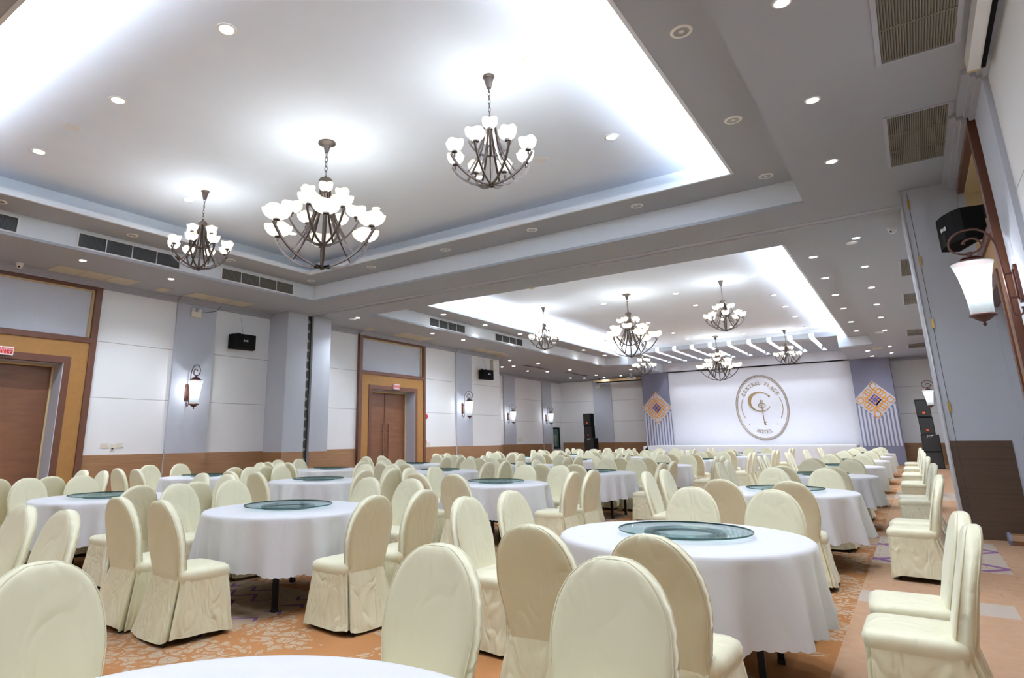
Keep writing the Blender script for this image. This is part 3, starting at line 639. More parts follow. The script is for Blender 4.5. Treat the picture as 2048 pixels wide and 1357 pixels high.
# alcove and stage-side lamps
for i,(x,y,st_) in enumerate(((-14.72,27.66,0),(-16.22,27.78,0),(-14.79,31.42,0),(-16.22,31.51,0),(-14.88,35.17,0),(-12.12,33.46,0),(-15.14,25.6,1),(-16.86,27.69,1),(-16.87,30.41,1),(-16.85,35.83,1),(-16.22,36.49,1),(-15.14,37.0,1),(-13.9,36.6,1),(-1.21,33.23,0),(-1.15,35.6,0))):
    w_='beside the right wall ornament' if x>-5 else 'in the alcove ceiling left of the stage'
    if st_: place(dl_spot,x,y,zs,'tiny lit spotlight, %s %s'%(ORD[i-5],w_),'spotlights in the alcove')
    else: place(dl_lit,x,y,zs,'lit round downlight, %s %s'%(ORD[i+1] if i<13 else ORD[i-12],w_),'downlights in the alcove and by the stage')
    if i in (0,3,4,5,7,8,10,13,14): spot(x,y,zs,P_SOFFIT*.8)
# --- cove strips in the troughs
def cove(x0,x1,y0,y1,e):
    lx,ly=x1-x0,y1-y0; lamp('AREA','cove_strip_light',((x0+x1)/2,(y0+y1)/2,5.556),e*max(lx,ly),COOL,None,shape='RECTANGLE',size=lx,size_y=ly).rotation_euler=(PI,0,0)
cove(LB+.05,LB+.11,1.8,10.0,P_COVE); cove(LA+.2,LB-.2,1.70-.11,1.70-.05,P_COVE)
cove(LB+.05,LB+.11,14.4,31.0,P_COVE); cove(LA-.11,LA-.05,14.4,31.0,P_COVE*1.5); cove(LA+.2,LB-.2,14.28-.11,14.28-.05,P_COVE)
# --- stage slot lamps
tube_me=None
for i,sx in enumerate(slotx):
    mb=MB()
    for k in range(6): mb.box(.03,.16,.25+k*.78,.25+k*.78+.42,-.02,0)
    if tube_me is None: tube_me=mb.mesh('slot_lamp',M['tube'])
    o=bpy.data.objects.new('slot_lamp',tube_me); COL.objects.link(o); o.location=(sx-.2,FY1,5.795)
    tag(o,'white lamp strip in the %s ceiling slot from the right above the stage'%ORD[i+1],'lamp','lamps in the stage ceiling slots')
    lamp('SPOT','slot_beam',(sx-.1,36.1,5.76),P_WASH,COOL,None,spot_size=math.radians(58),spot_blend=.08,shadow_soft_size=.012).rotation_euler=(math.radians(17),0,0)
    lamp('SPOT','slot_beam',(sx-.1,32.0,5.76),P_SLOT,COOL,None,spot_size=math.radians(80),spot_blend=.4,shadow_soft_size=.04).rotation_euler=(math.radians(22),0,0)
# --- air vents
def vent(n_label,x0,x1,y0,y1,z0,z1,axis,nslat,mull,label,dark=True):
    # axis 'x': grille on a vertical face with x const; 'z': on the ceiling
    cx,cy_,cz=(x0+x1)/2,(y0+y1)/2,(z0+z1)/2; r=thing('air_vent',label,'vent',(cx,cy_,cz),0,n_label)
    hx,hy,hz=(x1-x0)/2,(y1-y0)/2,(z1-z0)/2
    if axis=='x':
        f=.03; MB().box(-.004,.004,-hy+f,hy-f,-hz+f,hz-f).build('backing',M['grille'],r)
        MB().box(-.004,.02,-hy,hy,-hz,-hz+f).box(-.004,.02,-hy,hy,hz-f,hz).box(-.004,.02,-hy,-hy+f,-hz+f,hz-f).box(-.004,.02,hy-f,hy,-hz+f,hz-f).build('frame',M['whitegloss'],r)
        mb=MB(); W=2*(hy-f)
        for i in range(nslat): y=-hy+f+W*(i+.5)/nslat; mb.box(.004,.012,y-.0022,y+.0022,-hz+f,hz-f)
        mb.build('slats',M['slat'] if 'pale' in label else M['slatdark'],r); mb=MB()
        for i in range(1,mull): y=-hy+f+W*i/mull; mb.box(.004,.017,y-.009,y+.009,-hz+f,hz-f)
        mb.build('mullion',M['whitegloss'],r)
    else:
        f=.045; MB().box(-hx+f,hx-f,-hy+f,hy-f,-.004,.003).build('backing',M['grille'],r)
        MB().box(-hx,hx,-hy,-hy+f*.6,-.015,.0).box(-hx,hx,hy-f*.6,hy,-.015,0).box(-hx,-hx+f,-hy+f*.6,hy-f*.6,-.015,0).box(hx-f,hx,-hy+f*.6,hy-f*.6,-.015,0).build('frame',M['cornice'],r)
        mb=MB(); W=2*(hx-f)
        for i in range(nslat):
            x=-hx+f+W*(i+.5)/nslat; mb.add([(x-.007,-hy+.03,-.004),(x+.004,-hy+.03,-.016),(x+.007,-hy+.03,-.016),(x-.004,-hy+.03,-.004),(x-.007,hy-.03,-.004),(x+.004,hy-.03,-.016),(x+.007,hy-.03,-.016),(x-.004,hy-.03,-.004)],[(0,1,5,4),(1,2,6,5),(2,3,7,6),(3,0,4,7),(0,3,2,1),(4,5,6,7)])
        mb.build('slats',M['slat'],r); mb=MB()
        for i in range(1,mull): y=-hy+2*hy*i/mull; mb.box(-hx+f,hx-f,y-.006,y+.006,-.02,-.004)
        if mull>1: mb.build('crossbar',M['slat'],r)
    return r
g='air vents'
vent(g,XA,XA,2.0,3.98,5.09,5.42,'x',90,4,'white-framed dark wall grille cut off by the left picture edge')
vent(g,XA,XA,4.98,7.16,5.09,5.42,'x',100,4,'long white-framed dark grille above the left spotlights, second from the left')
vent(g,XA,XA,8.18,10.36,5.09,5.41,'x',100,4,'pale slatted grille beside the corner of the nearer coffer')
vent(g,XA,XA,16.15,18.28,5.09,5.41,'x',90,4,'white-framed grille above the second door, on the far coffer side')
vent(g,XA,XA,20.31,22.48,5.09,5.41,'x',90,4,'white-framed grille behind the small left chandelier of the far coffer')
for i,(y0,y1,l) in enumerate(((5.1,7.13,'large ceiling return grille at the top right picture edge'),(8.47,10.22,'ceiling return grille above the right door, nearest the middle beam'),(16.1,17.86,'ceiling return grille, first beyond the grey partition'),(20.2,22.0,'ceiling return grille, second beyond the grey partition'),(27.4,29.2,'ceiling return grille, third beyond the grey partition'),(31.76,33.4,'ceiling return grille, last before the far white wall'))):
    vent(g,.23,.90,y0,y1,ZC,ZC,'z',27,3,l)
for i,(x0,x1,y0,y1) in enumerate(((-15.75,-15.45,27.8,30.5),(-15.65,-15.35,32.4,35.2))): vent(g,x0,x1,y0,y1,ZC,ZC,'z',8,1,'dark slot diffuser, %s in the alcove ceiling'%ORD[i+1])
def hatch(x0,x1,y0,y1,n,label):
    r=thing('ceiling_hatch',label,'access panel',((x0+x1)/2,(y0+y1)/2,ZC),0,'ceiling access panels'); hx,hy=(x1-x0)/2,(y1-y0)/2
    for i in range(n):
        a=-hy+2*hy*i/n; MB().box(-hx+.015,hx-.015,a+.012,a+2*hy/n-.012,-.010,0).build('panel',M['hatch'],r)
    MB().box(-hx,hx,-hy,hy,-.004,0).build('frame',M['cornice'],r)
hatch(-14.66,-14.02,5.23,7.02,3,'long beige three-board ceiling hatch above the near left door end'); hatch(-14.62,-14.05,8.42,10.2,3,'long beige three-board ceiling hatch left of the grey pocket column')
hatch(-14.66,-14.2,7.62,7.93,1,'small square beige ceiling hatch between the two long ones'); hatch(-14.66,-13.9,16.4,18.15,3,'long beige ceiling hatch over the second door')
hatch(-14.6,-14.2,14.9,15.3,1,'small beige ceiling hatch before the second door'); hatch(-14.55,-14.0,21.3,23.4,3,'long beige ceiling hatch past the second door'); hatch(-1.0,-.62,32.0,32.9,1,'beige ceiling hatch beside the right end of the stage ceiling'); hatch(-14.7,-14.3,23.5,24.1,1,'small beige ceiling hatch at the outer wall corner')
# --- round ceiling speakers, detectors, cameras
def disc(name,label,cat,x,y,z,r,h,m,group=None):
    o=MB().lathe([(0,-h),(r*.86,-h),(r,-h*.4),(r,0)],28).build(name,m,None,True,(x,y,z)); return tag(o,label,cat,group)
for (x,y,l) in ((-9.38,3.4,'round cream ceiling speaker between two downlights, upper left'),(-4.38,8.65,'round cream ceiling speaker right of the small right chandelier'),(-3.9,6.1,'round ceiling speaker beside the canopy of the small right chandelier'),(-9.88,5.95,'round ceiling speaker beside the canopy of the small left chandelier'),(-8.66,20.6,'round ceiling speaker left of the far large chandelier'),(-3.1,30.0,'round ceiling speaker right of the back-row small chandelier')):
    disc('ceiling_speaker',l,'speaker',x,y,Z2,.125,.008,M['whitegloss'],'round ceiling speakers')
disc('ceiling_speaker','white domed disc beside the first spotlight past the beam, right','speaker',-.46,13.95,ZC,.11,.03,M['whitegloss'],'round ceiling speakers'); disc('ceiling_speaker','white disc beside the first spotlight past the beam, left','speaker',-13.5,13.4,ZC,.12,.03,M['whitegloss'],'round ceiling speakers'); disc('ceiling_speaker','white disc beside the seventh far spotlight','speaker',-.55,27.4,ZC,.14,.03,M['whitegloss'],'round ceiling speakers')
disc('smoke_detector','small white smoke detector at the edge of the middle beam','detector',-7.14,13.25,ZC,.06,.06,M['plastic'])
def dome(label,x,y,rz):
    r=thing('security_camera',label,'camera',(x,y,ZC),rz); MB().lathe([(0,-.115),(.03,-.11),(.055,-.085),(.068,-.04),(.07,-.02),(.08,-.015),(.08,0)],24).build('housing',M['whitegloss'],r,True)
    o=MB().lathe([(0,-.012),(.016,-.01),(.02,0)],14).build('lens',M['black'],r,True); o.location=(.045,0,-.085); o.rotation_euler=(0,math.radians(-55),0)
dome('white dome camera under the ceiling above the left door',-14.52,4.7,-.5); dome('white dome camera beside the grey partition, under the ceiling',.20,13.4,-2.2)
def emerg(label,x,y,z,rz):
    r=thing('emergency_light',label,'lamp',(x,y,z),rz); MB().box(0,.07,-.14,.14,-.09,.06).build('case',M['plastic'],r)
    for s in (-.09,.09): MB().lathe([(0,0),(.05,.0),(.055,.05),(.03,.09),(0,.09)],16,(.05,s,.06)).build('lamp_head',M['whitegloss'],r,True)
    MB().tube([(.03,.14,.05),(.05,.35,.10),(.05,.6,.18),(.02,.75,.35)],.006,6).build('cable',M['black'],r)
emerg('white twin-head emergency light on the near grey pilaster',XL+.07,8.97,4.66,0); emerg('white twin-head emergency light high on the back wall pilaster',-15.9,37.83,4.55,-PI/2)
# --- wall speakers
def wspk(label,x,y,z,rz):
    r=thing('wall_speaker',label,'speaker',(x,y,z),rz)
    prof=[(-.37,-.10),(-.33,.12),(-.2,.17),(0,.19),(.2,.17),(.33,.12),(.37,-.10)]
    mb=MB(); n=len(prof)
    mb.add([(d,u,-.2) for u,d in prof]+[(d,u,.2) for u,d in prof],[tuple(range(n)),tuple(range(2*n-1,n-1,-1))]+[(i,n+i,n+(i+1)%n,(i+1)%n) for i in range(n)]); mb.build('cabinet',M['black'],r)
    mb=MB(); mb.xf=Matrix(((0,-1,0,.193),(1,0,0,0),(0,0,1,0),(0,0,0,1)))
    for i,ch in enumerate('BMB'): letter(mb,ch,-.05+i*.05,.02,0,.045,.042,-.004,0,.2)
    mb.build('badge',M['whitegloss'],r)
    MB().box(-.25,-.02,-.03,.03,.2,.24).box(-.28,-.25,-.06,.06,.12,.3).build('bracket',M['grille'],r)
    MB().tube([(.0,.0,.24),(-.1,-.05,.7)],.0035,5).build('safety_wire',M['slat'],r)
wspk('black wall speaker with white badge between the pilaster and the grey pocket',-14.66,10.33,4.05,-.15); wspk('black wall speaker with white badge just before the outer wall corner',-14.66,22.75,4.09,-.2)
wspk('black wall speaker with white badge high behind the nearest lantern',.86,10.1,3.95,PI+.35)
# --- sconces
def make_sconce(label):
    r=thing('wall_sconce',label,'wall lamp',(0,0,0),0,'copper lantern sconces')   # local x points away from wall, z=0 at glass centre
    D=.36
    mb=MB(); mb.prism([(-.045,-.20),(.045,-.20),(.06,-.17),(.06,.17),(.045,.22),(-.045,.22),(-.06,.17),(-.06,-.17)],0,.03,'x'); mb.prism([(-.03,-.16),(.03,-.16),(.03,.17),(-.03,.17)],.03,.045,'x'); mb.build('wall_plate',M['rust'],r)
    ctl=[(.11,-.28),(.112,-.05),(.115,.15),(.118,.34),(.125,.48),(.17,.60),(.25,.675),(.345,.69),(.44,.665),(.51,.60),(.53,.52),(.50,.45),(.43,.415),(.36,.41),(.29,.43),(.245,.475),(.25,.53),(.29,.575),(.345,.58),(.39,.555),(.40,.535)]
    pts=[]
    for i in range(len(ctl)-1):
        p0,p1,p2,p3=ctl[max(i-1,0)],ctl[i],ctl[i+1],ctl[min(i+2,len(ctl)-1)]
        for k in range(4):
            t=k/4; q=[.5*((2*p1[c])+(-p0[c]+p2[c])*t+(2*p0[c]-5*p1[c]+4*p2[c]-p3[c])*t*t+(-p0[c]+3*p1[c]-3*p2[c]+p3[c])*t**3) for c in (0,1)]
            pts.append((q[0],0,q[1]))
    pts.append((ctl[-1][0],0,ctl[-1][1]))
    mb=MB(); mb.tube(pts,.0115,8); mb.lathe([(0,-.016),(.014,-.008),(.017,0),(.014,.01),(0,.016)],10,(.40,0,.535)); mb.lathe([(0,-.015),(.03,-.015),(.03,.015),(0,.015)],10,(.36,0,.412))
    hook=[(.10+.045-.045*math.cos(a*PI/8)*1.0-.0,0,-.28-.05*math.sin(a*PI/8)) for a in range(0,9)]
    hook=[(.11-.045*(1-math.cos(a*PI/8)),0,-.28-.06*math.sin(a*PI/8)) for a in range(0,10)]
    mb.tube(hook,.011,8); mb.tube([(.03,0,.13),(.11,0,.13)],.012,8); mb.tube([(.03,0,-.14),(.105,0,-.14)],.012,8)
    mb.lathe([(0,-.014),(.014,-.008),(.018,0),(.014,.01),(0,.014)],10,(hook[-1][0],0,hook[-1][2])); mb.build('scroll_bracket',M['rust'],r,True)
    MB().lathe([(.0,.405),(.025,.40),(.025,.378),(.085,.366),(.10,.352),(.08,.343),(.12,.328),(.165,.305),(.175,.295),(0,.295)],24,(D,0,0)).build('cap',M['rust'],r,True)
    MB().lathe([(.105,-.285),(.108,-.2),(.115,-.1),(.128,.02),(.148,.14),(.174,.24),(.192,.297)],28,(D,0,0),cap=False).build('glass_shade',M['lantern'],r,True)
    MB().lathe([(0,-.43),(.008,-.42),(.022,-.40),(.010,-.385),(.012,-.375),(.05,-.358),(.08,-.335),(.105,-.315),(.125,-.31),(.125,-.295),(.108,-.284),(0,-.284)],24,(D,0,0)).build('base_cup',M['rust'],r,True)
    return r
sc0=make_sconce('copper lantern wall lamp on the near grey pilaster by the left wall')
scl=[(None,XL+.07,8.93,2.60,0,1.0),('copper lantern wall lamp on the pilaster right of the second door',XL+.07,21.2,2.60,0,1.0),('copper lantern wall lamp on the first alcove pilaster',-18.53,30.9,2.60,0,1.0),('copper lantern wall lamp beside the small dark hatch window',-18.53,35.5,2.62,0,1.0),
('largest copper lantern wall lamp, close up on the right wall',XR-.05,8.42,2.86,PI,.94),('distant copper lantern wall lamp behind the right loudspeaker stack',XR-.15,31.9,2.82,PI,1.0)]
for i,(l,x,y,z,rz,s) in enumerate(scl):
    o=sc0 if l is None else dup(sc0,(0,0,0),0,l); o.location=(x,y,z); o.rotation_euler=(0,0,rz); o.scale=(s,s,s)
    dx=.36*math.cos(rz)*s; lamp('POINT','lantern_light',(x+dx,y,z+.08),P_SCONCE,(.93,.96,1),None,shadow_soft_size=.035)
# --- PA stacks
def cab(name,label,x,y,z,w_,d,h,badge,rz=0):
    r=thing(name,label,'speaker',(x,y,z),rz,'stacked loudspeakers'); c=MB().box(-w_/2,w_/2,0,d,0,h).build('cabinet',M['black'],r)
    MB().box(-w_/2+.02,w_/2-.02,-.012,0,.03,h-.03).build('grille',M['grille'],r)
    if badge=='J': MB().box(-.045,.045,-.02,-.012,h*.2,h*.2+.075).build('badge',M['jbl'],r)
    if badge=='P':
        mb=MB(); mb.xf=Matrix.Translation((0,-.012,h*.88)); mb.strip([(-.11,-.05),(-.07,.05),(-.02,.05),(-.03,0),(-.08,-.01)],.014,-.006,0); mb.strip([(-.02,0),(.03,-.03),(.05,.02),(.10,.05)],.014,-.006,0); mb.strip([(.0,.05),(.13,.055)],.016,-.006,0); mb.build('badge',M['whitegloss'],r)
    if badge=='S': MB().box(-.05,.05,-.02,-.012,.05,.075).build('badge',M['slat'],r)
for (x,y,rz,s) in ((-16.05,36.2,-.05,'left'),(.43,33.6,.0,'right')):
    w1,w2=(.50,.62)
    cab('loudspeaker','bottom black bass cabinet of the %s loudspeaker stack, on the floor'%s,x,y,0,w2,.6,.68,'S',rz); cab('loudspeaker','second black cabinet with white script badge, %s loudspeaker stack'%s,x,y,.682,w2,.6,.70,'P',rz)
    cab('loudspeaker','black cabinet with orange badge, third up in the %s loudspeaker stack'%s,x-.04,y+.02,1.385,w1,.45,.72,'J',rz); cab('loudspeaker','topmost black cabinet with orange badge of the %s loudspeaker stack'%s,x-.06,y+.02,2.107,w1,.45,.74,'J',rz)
# --- screen housings, projector
r=thing('projection_screen','long beige rolled screen housing under the ceiling left of the stage','screen',(-14.05,37.2,4.86)); MB().box(-1.85,1.85,-.07,.07,-.06,.07).build('housing',M['liner'],r); MB().box(-1.7,1.8,-.03,.08,-.12,-.06).build('rolled_cloth',M['black'],r); MB().box(-1.5,-1.46,-.02,.02,.07,.175).box(1.46,1.5,-.02,.02,.07,.175).build('bracket',M['grille'],r)
r=thing('projection_screen','white rolled screen housing along the top right ceiling edge','screen',(.985,5.2,4.90)); MB().box(-.05,.05,-2.2,2.22,-.06,.09).build('housing',M['whitegloss'],r); MB().box(.052,.085,-2.2,2.18,-.075,.05).build('rolled_cloth',M['black'],r); MB().box(-.055,.056,2.22,2.235,-.07,.095).build('end_cap',M['liner'],r); MB().box(-.02,.02,-1.0,-.96,.09,.135).box(-.02,.02,1.5,1.54,.09,.135).build('bracket',M['whitegloss'],r)
r=thing('projector','white ceiling projector hanging left of the stage','projector',(-12.75,35.2,4.72)); MB().box(-.2,.2,-.16,.16,-.06,.07).build('body',M['whitegloss'],r); MB().box(-.04,.04,-.04,.04,.07,.32).build('mount',M['whitegloss'],r); MB().lathe([(0,0),(.05,0),(.05,.03),(0,.03)],16,(0,0,0)).build('lens',M['black'],r).location=(.08,-.19,0)
# --- hatch window in alcove
r=thing('window_1',None,None,(-18.6,36.75,1.4)); r['kind']='structure'
MB().box(0,.06,-.6,-.5,-.66,.66).box(0,.06,.5,.6,-.66,.66).box(0,.06,-.5,.5,-.66,-.56).box(0,.06,-.5,.5,.58,.66).build('window_frame',M['black'],r); MB().box(.0,.02,-.5,.5,-.56,.58).build('window_pane',M['glassedge'],r); MB().box(.02,.03,-.12,.16,-.5,.2).build('curtain',M['slat'],r)
# --- wall accessories
def plate(name,label,x,y,z,hw,hh,m,parts,cat):
    r=thing(name,label,cat,(x,y,z)); MB().box(0,.012,-hw,hw,-hh,hh).build('cover_plate',m,r)
    for (a,b,c,d,mm) in parts: MB().box(.012,.022,a,b,c,d).build('switch_knob' if mm is M['whitegloss'] else 'socket',mm,r)
plate('wall_switch','left white dimmer plate on the white wall beside the first door',XL,7.06,1.315,.09,.05,M['plastic'],[(.05,.085,-.03,.03,M['whitegloss'])],'switch')
plate('wall_socket','white socket plate below the right dimmer on the white wall',XL,7.24,1.27,.045,.07,M['plastic'],[(-.02,.02,-.04,-.01,M['grille'])],'socket'); plate('wall_switch','right white dimmer plate on the white wall beside the socket',XL,7.39,1.315,.09,.05,M['plastic'],[(.05,.085,-.03,.03,M['whitegloss'])],'switch')
plate('wall_switch','cream switch plate on the alcove wall between two lanterns',-18.6,32.3,1.33,.2,.09,M['plastic'],[(.05,.15,-.05,.03,M['whitegloss'])],'switch'); plate('wall_switch','cream switch plate beside the red call point',XL,19.02,1.22,.11,.07,M['plastic'],[(.03,.08,-.03,.03,M['whitegloss'])],'switch')
o=MB().lathe([(0,.09),(.07,.085),(.10,.05),(.10,0)],24).build('alarm_bell',M['red'],None,True,(XL,18.84,2.24)); o.rotation_euler=(0,PI/2,0); tag(o,'round red fire alarm bell right of the second door','alarm bell')
r=thing('call_point','small red square call point below the alarm bell','alarm',(XL,18.80,1.31)); MB().box(0,.05,-.065,.065,-.065,.065).build('case',M['red'],r); MB().box(.05,.055,-.02,.02,-.02,.02).build('glass_window',M['whitegloss'],r)
r=thing('wall_speaker','cream box speaker at the outer wall corner, near the ceiling','speaker',(XL,23.7,4.60)); MB().box(.0,.16,-.16,.16,-.24,.24).build('cabinet',M['plastic'],r); MB().box(.16,.165,-.12,.12,-.2,.2).build('grille',M['whitegloss'],r)
def exitsign(label,y,z):
    r=thing('exit_sign',label,'exit sign',(XL+.12,y,z)); MB().box(0,.05,-.16,.16,-.085,.085).build('case',M['whitegloss'],r); MB().box(.05,.054,-.148,.148,-.06,.06).build('red_face',M['red'],r)
    mb=MB(); mb.xf=Matrix(((0,-1,0,.058),(1,0,0,0),(0,0,1,0),(0,0,0,1)))
    for i,ch in enumerate('EXIT'): letter(mb,ch,-.085+i*.06,-.032,0,.042,.042,-.002,.002,.2)
    for i in range(7): # upper line of Thai letters
        u=-.115+i*.038; mb.strip([(u,.008),(u,.04),(u+.02,.045),(u+.024,.010)],.006,-.002,.002)
        if i%2: mb.strip([(u,.052),(u+.02,.052)],.005,-.002,.002)
    mb.build('sign_text',M['whitegloss'],r)
exitsign('red exit sign over the near left door, cut by the picture edge',4.76,3.24); exitsign('red exit sign over the second left door',16.98,3.24)
o=MB().tube([(0,0,0),(.15,-.1,.03),(.3,-.05,0),(.5,-.2,.0)],.02,8).build('cable',M['black'],None,True,(-18.3,37.3,.03)); tag(o,'black cable lying on the floor under the hatch window','cable')
r=thing('rolled_mat','dark rolled mat with blue edge lying at the foot of the partition','mat',(.95,11.1,.0)); mb=MB()
pts=[]
mb.prism([(-.12,.0),(.05,.0),(.10,.04),(.09,.10),(.0,.13),(-.10,.12),(-.15,.06)],-.18,.5,'x'); mb.build('roll',M['wainscot'],r); MB().prism([(-.14,.0),(.06,.0),(.115,.04),(.10,.11),(.0,.145),(-.11,.135),(-.165,.06)],-.21,-.18,'x').build('edge_binding',M['graydark'],r)
# ================================================================== FURNITURE
def cover_noise(seed):
    r=random.Random(seed); P=[(r.uniform(-1,1),r.uniform(-1,1),r.uniform(-1,1),r.uniform(0,6.28),r.uniform(.5,1)) for _ in range(9)]
    def f(x,y,z,sc=1.0): return sum(w_*math.sin((a*x*9+b*y*9+c*z*9)*sc*2.2+ph) for a,b,c,ph,w_ in P)/5
    return f
def make_chair(seed,label):
    nf=cover_noise(seed); rnd=random.Random(seed)
    root=thing('banquet_chair',label,'chair',(0,0,0),0,'chairs round the banquet tables')
    # local: chair faces +y, seat front at y=.44, back rest plane at y=0
    def hw(z):
        zt=.957; za=.66
        base=.184+.035*min(1,max(0,(z-.46)/.18))
        if z<=za: return base
        t=min(1,(z-za)/(zt-za)); return base*math.sqrt(max(0,1-t**2.5))
    def thk(z): return .036*max(0,1-max(0,(z-.72)/.237)**9)**.3+.004+(.008 if z<.47 else .008*max(0,1-(z-.47)/.25))
    def prof_(s_): return max(0,1-abs(s_)**12)**.3
    mb=MB(); NU,NV=18,26; z0,z1=.40,.957; vs=[];fs=[]
    rows=[z0+(z1-z0)*(1-(1-j/NV)**1.25) for j in range(NV+1)]
    rows[-1]=.9565
    for j,z in enumerate(rows):
        h=hw(z); th=thk(z)
        for side in (1,-1):
            for i in range(NU+1):
                s_=math.sin((i/NU-.5)*PI); yy=side*th*prof_(s_)
                d=nf(s_*h,side*.1,z)*.004*(1-abs(s_)**3)
                # bowed inwards pleat-like gathers under the arch
                g=.0025*math.sin(s_*26)*max(0,(z-.78)/.16)*(1-abs(s_))
                ln=-(z-.45)*.20-.05*max(0,z-.7)
                pk=1+(.013*math.sin(z*105+seed) if abs(s_)>.96 else 0)
                vs.append((s_*h*pk,yy+ln+side*(d+g),z))
    W=2*(NU+1)
    for j in range(NV):
        for i in range(NU):
            a=j*W+i; fs.append((a+1,a,a+W,a+W+1)); b=j*W+NU+1+i; fs.append((b,b+1,b+1+W,b+W))
        a=j*W; b=j*W+NU+1; fs.append((a,b,b+W,a+W)); a=j*W+NU; b=j*W+2*NU+1; fs.append((b,a,a+W,b+W))
    a=NV*W
    for i in range(NU): fs.append((a+i+1,a+i,a+NU+1+i,a+NU+2+i))
    mb.add(vs,fs); mb.build('back_cover',M['cover'],root,2)
    # piping seam along the arch (front and rear edges)
    mb=MB()
    for side in (1,-1):
        pts=[]; sp=.972; f=lambda z:side*(thk(z)*prof_(sp)+.0015)-(z-.45)*.20-.05*max(0,z-.7)
        Z=[.44+.507*(1-(1-k/16)**1.4) for k in range(17)]
        for z in Z: pts.append((-hw(z)*sp,f(z),z))
        zz=Z[-1]; h9=hw(zz)*sp
        for q in (-.6,-.2,.2,.6): pts.append((h9*q,f(zz),zz+.004*(1-q*q)))
        for z in reversed(Z): pts.append((hw(z)*sp,f(z),z))
        mb.tube(pts,.0035,5)
    mb.build('piping',M['cover'],root,2)
    # seat cushion
    mb=MB(); rings=[]; N=44
    def outline(k,ins=0):
        a=2*PI*k/N; ca,sa=math.cos(a),math.sin(a); p=.30
        x=(.218-ins)*math.copysign(abs(ca)**p,ca); y=.18+(.205-ins)*math.copysign(abs(sa)**p,sa)
        return x,y
    prof=[(.0,.385),(-.006,.41),(-.008,.435),(.0,.458),(.022,.472),(.07,.478),(.13,.482)]
    vs=[];fs=[]
    for ins,z in prof:
        for k in range(N): x,y=outline(k,ins); vs.append((x+nf(x,y,z)*.002,y+nf(y,x,z)*.002,z+nf(x*2,y,z)*.002))
    vs.append((0,.2,.484)); c=len(vs)-1
    for j in range(len(prof)-1):
        for k in range(N): a=j*N+k; b=j*N+(k+1)%N; fs.append((a,b,b+N,a+N))
    j=(len(prof)-1)*N
    for k in range(N): fs.append((j+k,j+(k+1)%N,c))
    mb.add(vs,fs); mb.build('seat_cover',M['cover'],root,2)
    # skirt with inverted pleats at the corners
    mb=MB(); N=120; NZ=9; vs=[];fs=[]
    for j in range(NZ+1):
        t=j/NZ
        for k in range(N):
            a=2*PI*k/N; ca,sa=math.cos(a),math.sin(a); p=.30-.06*t
            x=.220*math.copysign(abs(ca)**p,ca); y=.18+.207*math.copysign(abs(sa)**p,sa)
            rear=max(0,-sa)**.5 if sa<0 else 0
            zt=.40+.075*(1/(1+math.exp((y-.02)/.012)))
            zb=.035+.012*math.sin(3*a+seed)+.01*nf(x,y,0)
            z=zt+(zb-zt)*t
            fl=1+.17*t; x*=fl*(1 if y>.02 else (.90+.10*t)); y=.18+(y-.18)*(1+.03*t)
            if sa<0: y-=.10*t*rear**.7
            # pleats
            ang=math.degrees(a)%90; dc=abs(ang-45); q=math.exp(-(dc/5.)**2)*t**.7
            nx,ny=ca,sa; x-=nx*.075*q; y-=ny*.075*q
            q2=math.exp(-((dc-10)/4.)**2)*t; x+=nx*.024*q2; y+=ny*.024*q2
            d=nf(x*1.3,y*1.3,z*1.2)*.016*t+ .004*math.sin(a*17+seed+z*9)*t; x+=nx*d; y+=ny*d
            vs.append((x,y,z))
    for j in range(NZ):
        for k in range(N): a=j*N+k; b=j*N+(k+1)%N; fs.append((b,a,a+N,b+N))
    mb.add(vs,fs); mb.build('skirt',M['skirt'],root,2)
    for sx in (-1,1):
        for y,yy in ((.33,.34),(.0,-.09)):
            lg=MB().tube([(sx*.17,y,.36),(sx*.185,yy,.022)],.011,8).build('leg',M['chairleg'],root,True)
            if y>0 or True: MB().lathe([(.014,.0),(.016,.004),(.015,.03),(.012,.034)],10,(sx*.185,yy,.0)).build('rubber_foot',M['rubber'],lg,True)
    return root
CH=[make_chair(s,'x') for s in (3,11,23,42,57)]
chn=[0]; chused=set()
def chair(x,y,rz,label,group='chairs round the banquet tables'):
    i=chn[0]%5; chn[0]+=1; p=CH[i]
    if i in chused: o=dup(p,(x,y,0),rz,label)
    else: chused.add(i); o=p; o.location=(x,y,0); o.rotation_euler=(0,0,rz); o['label']=label
    o['group']=group; return o
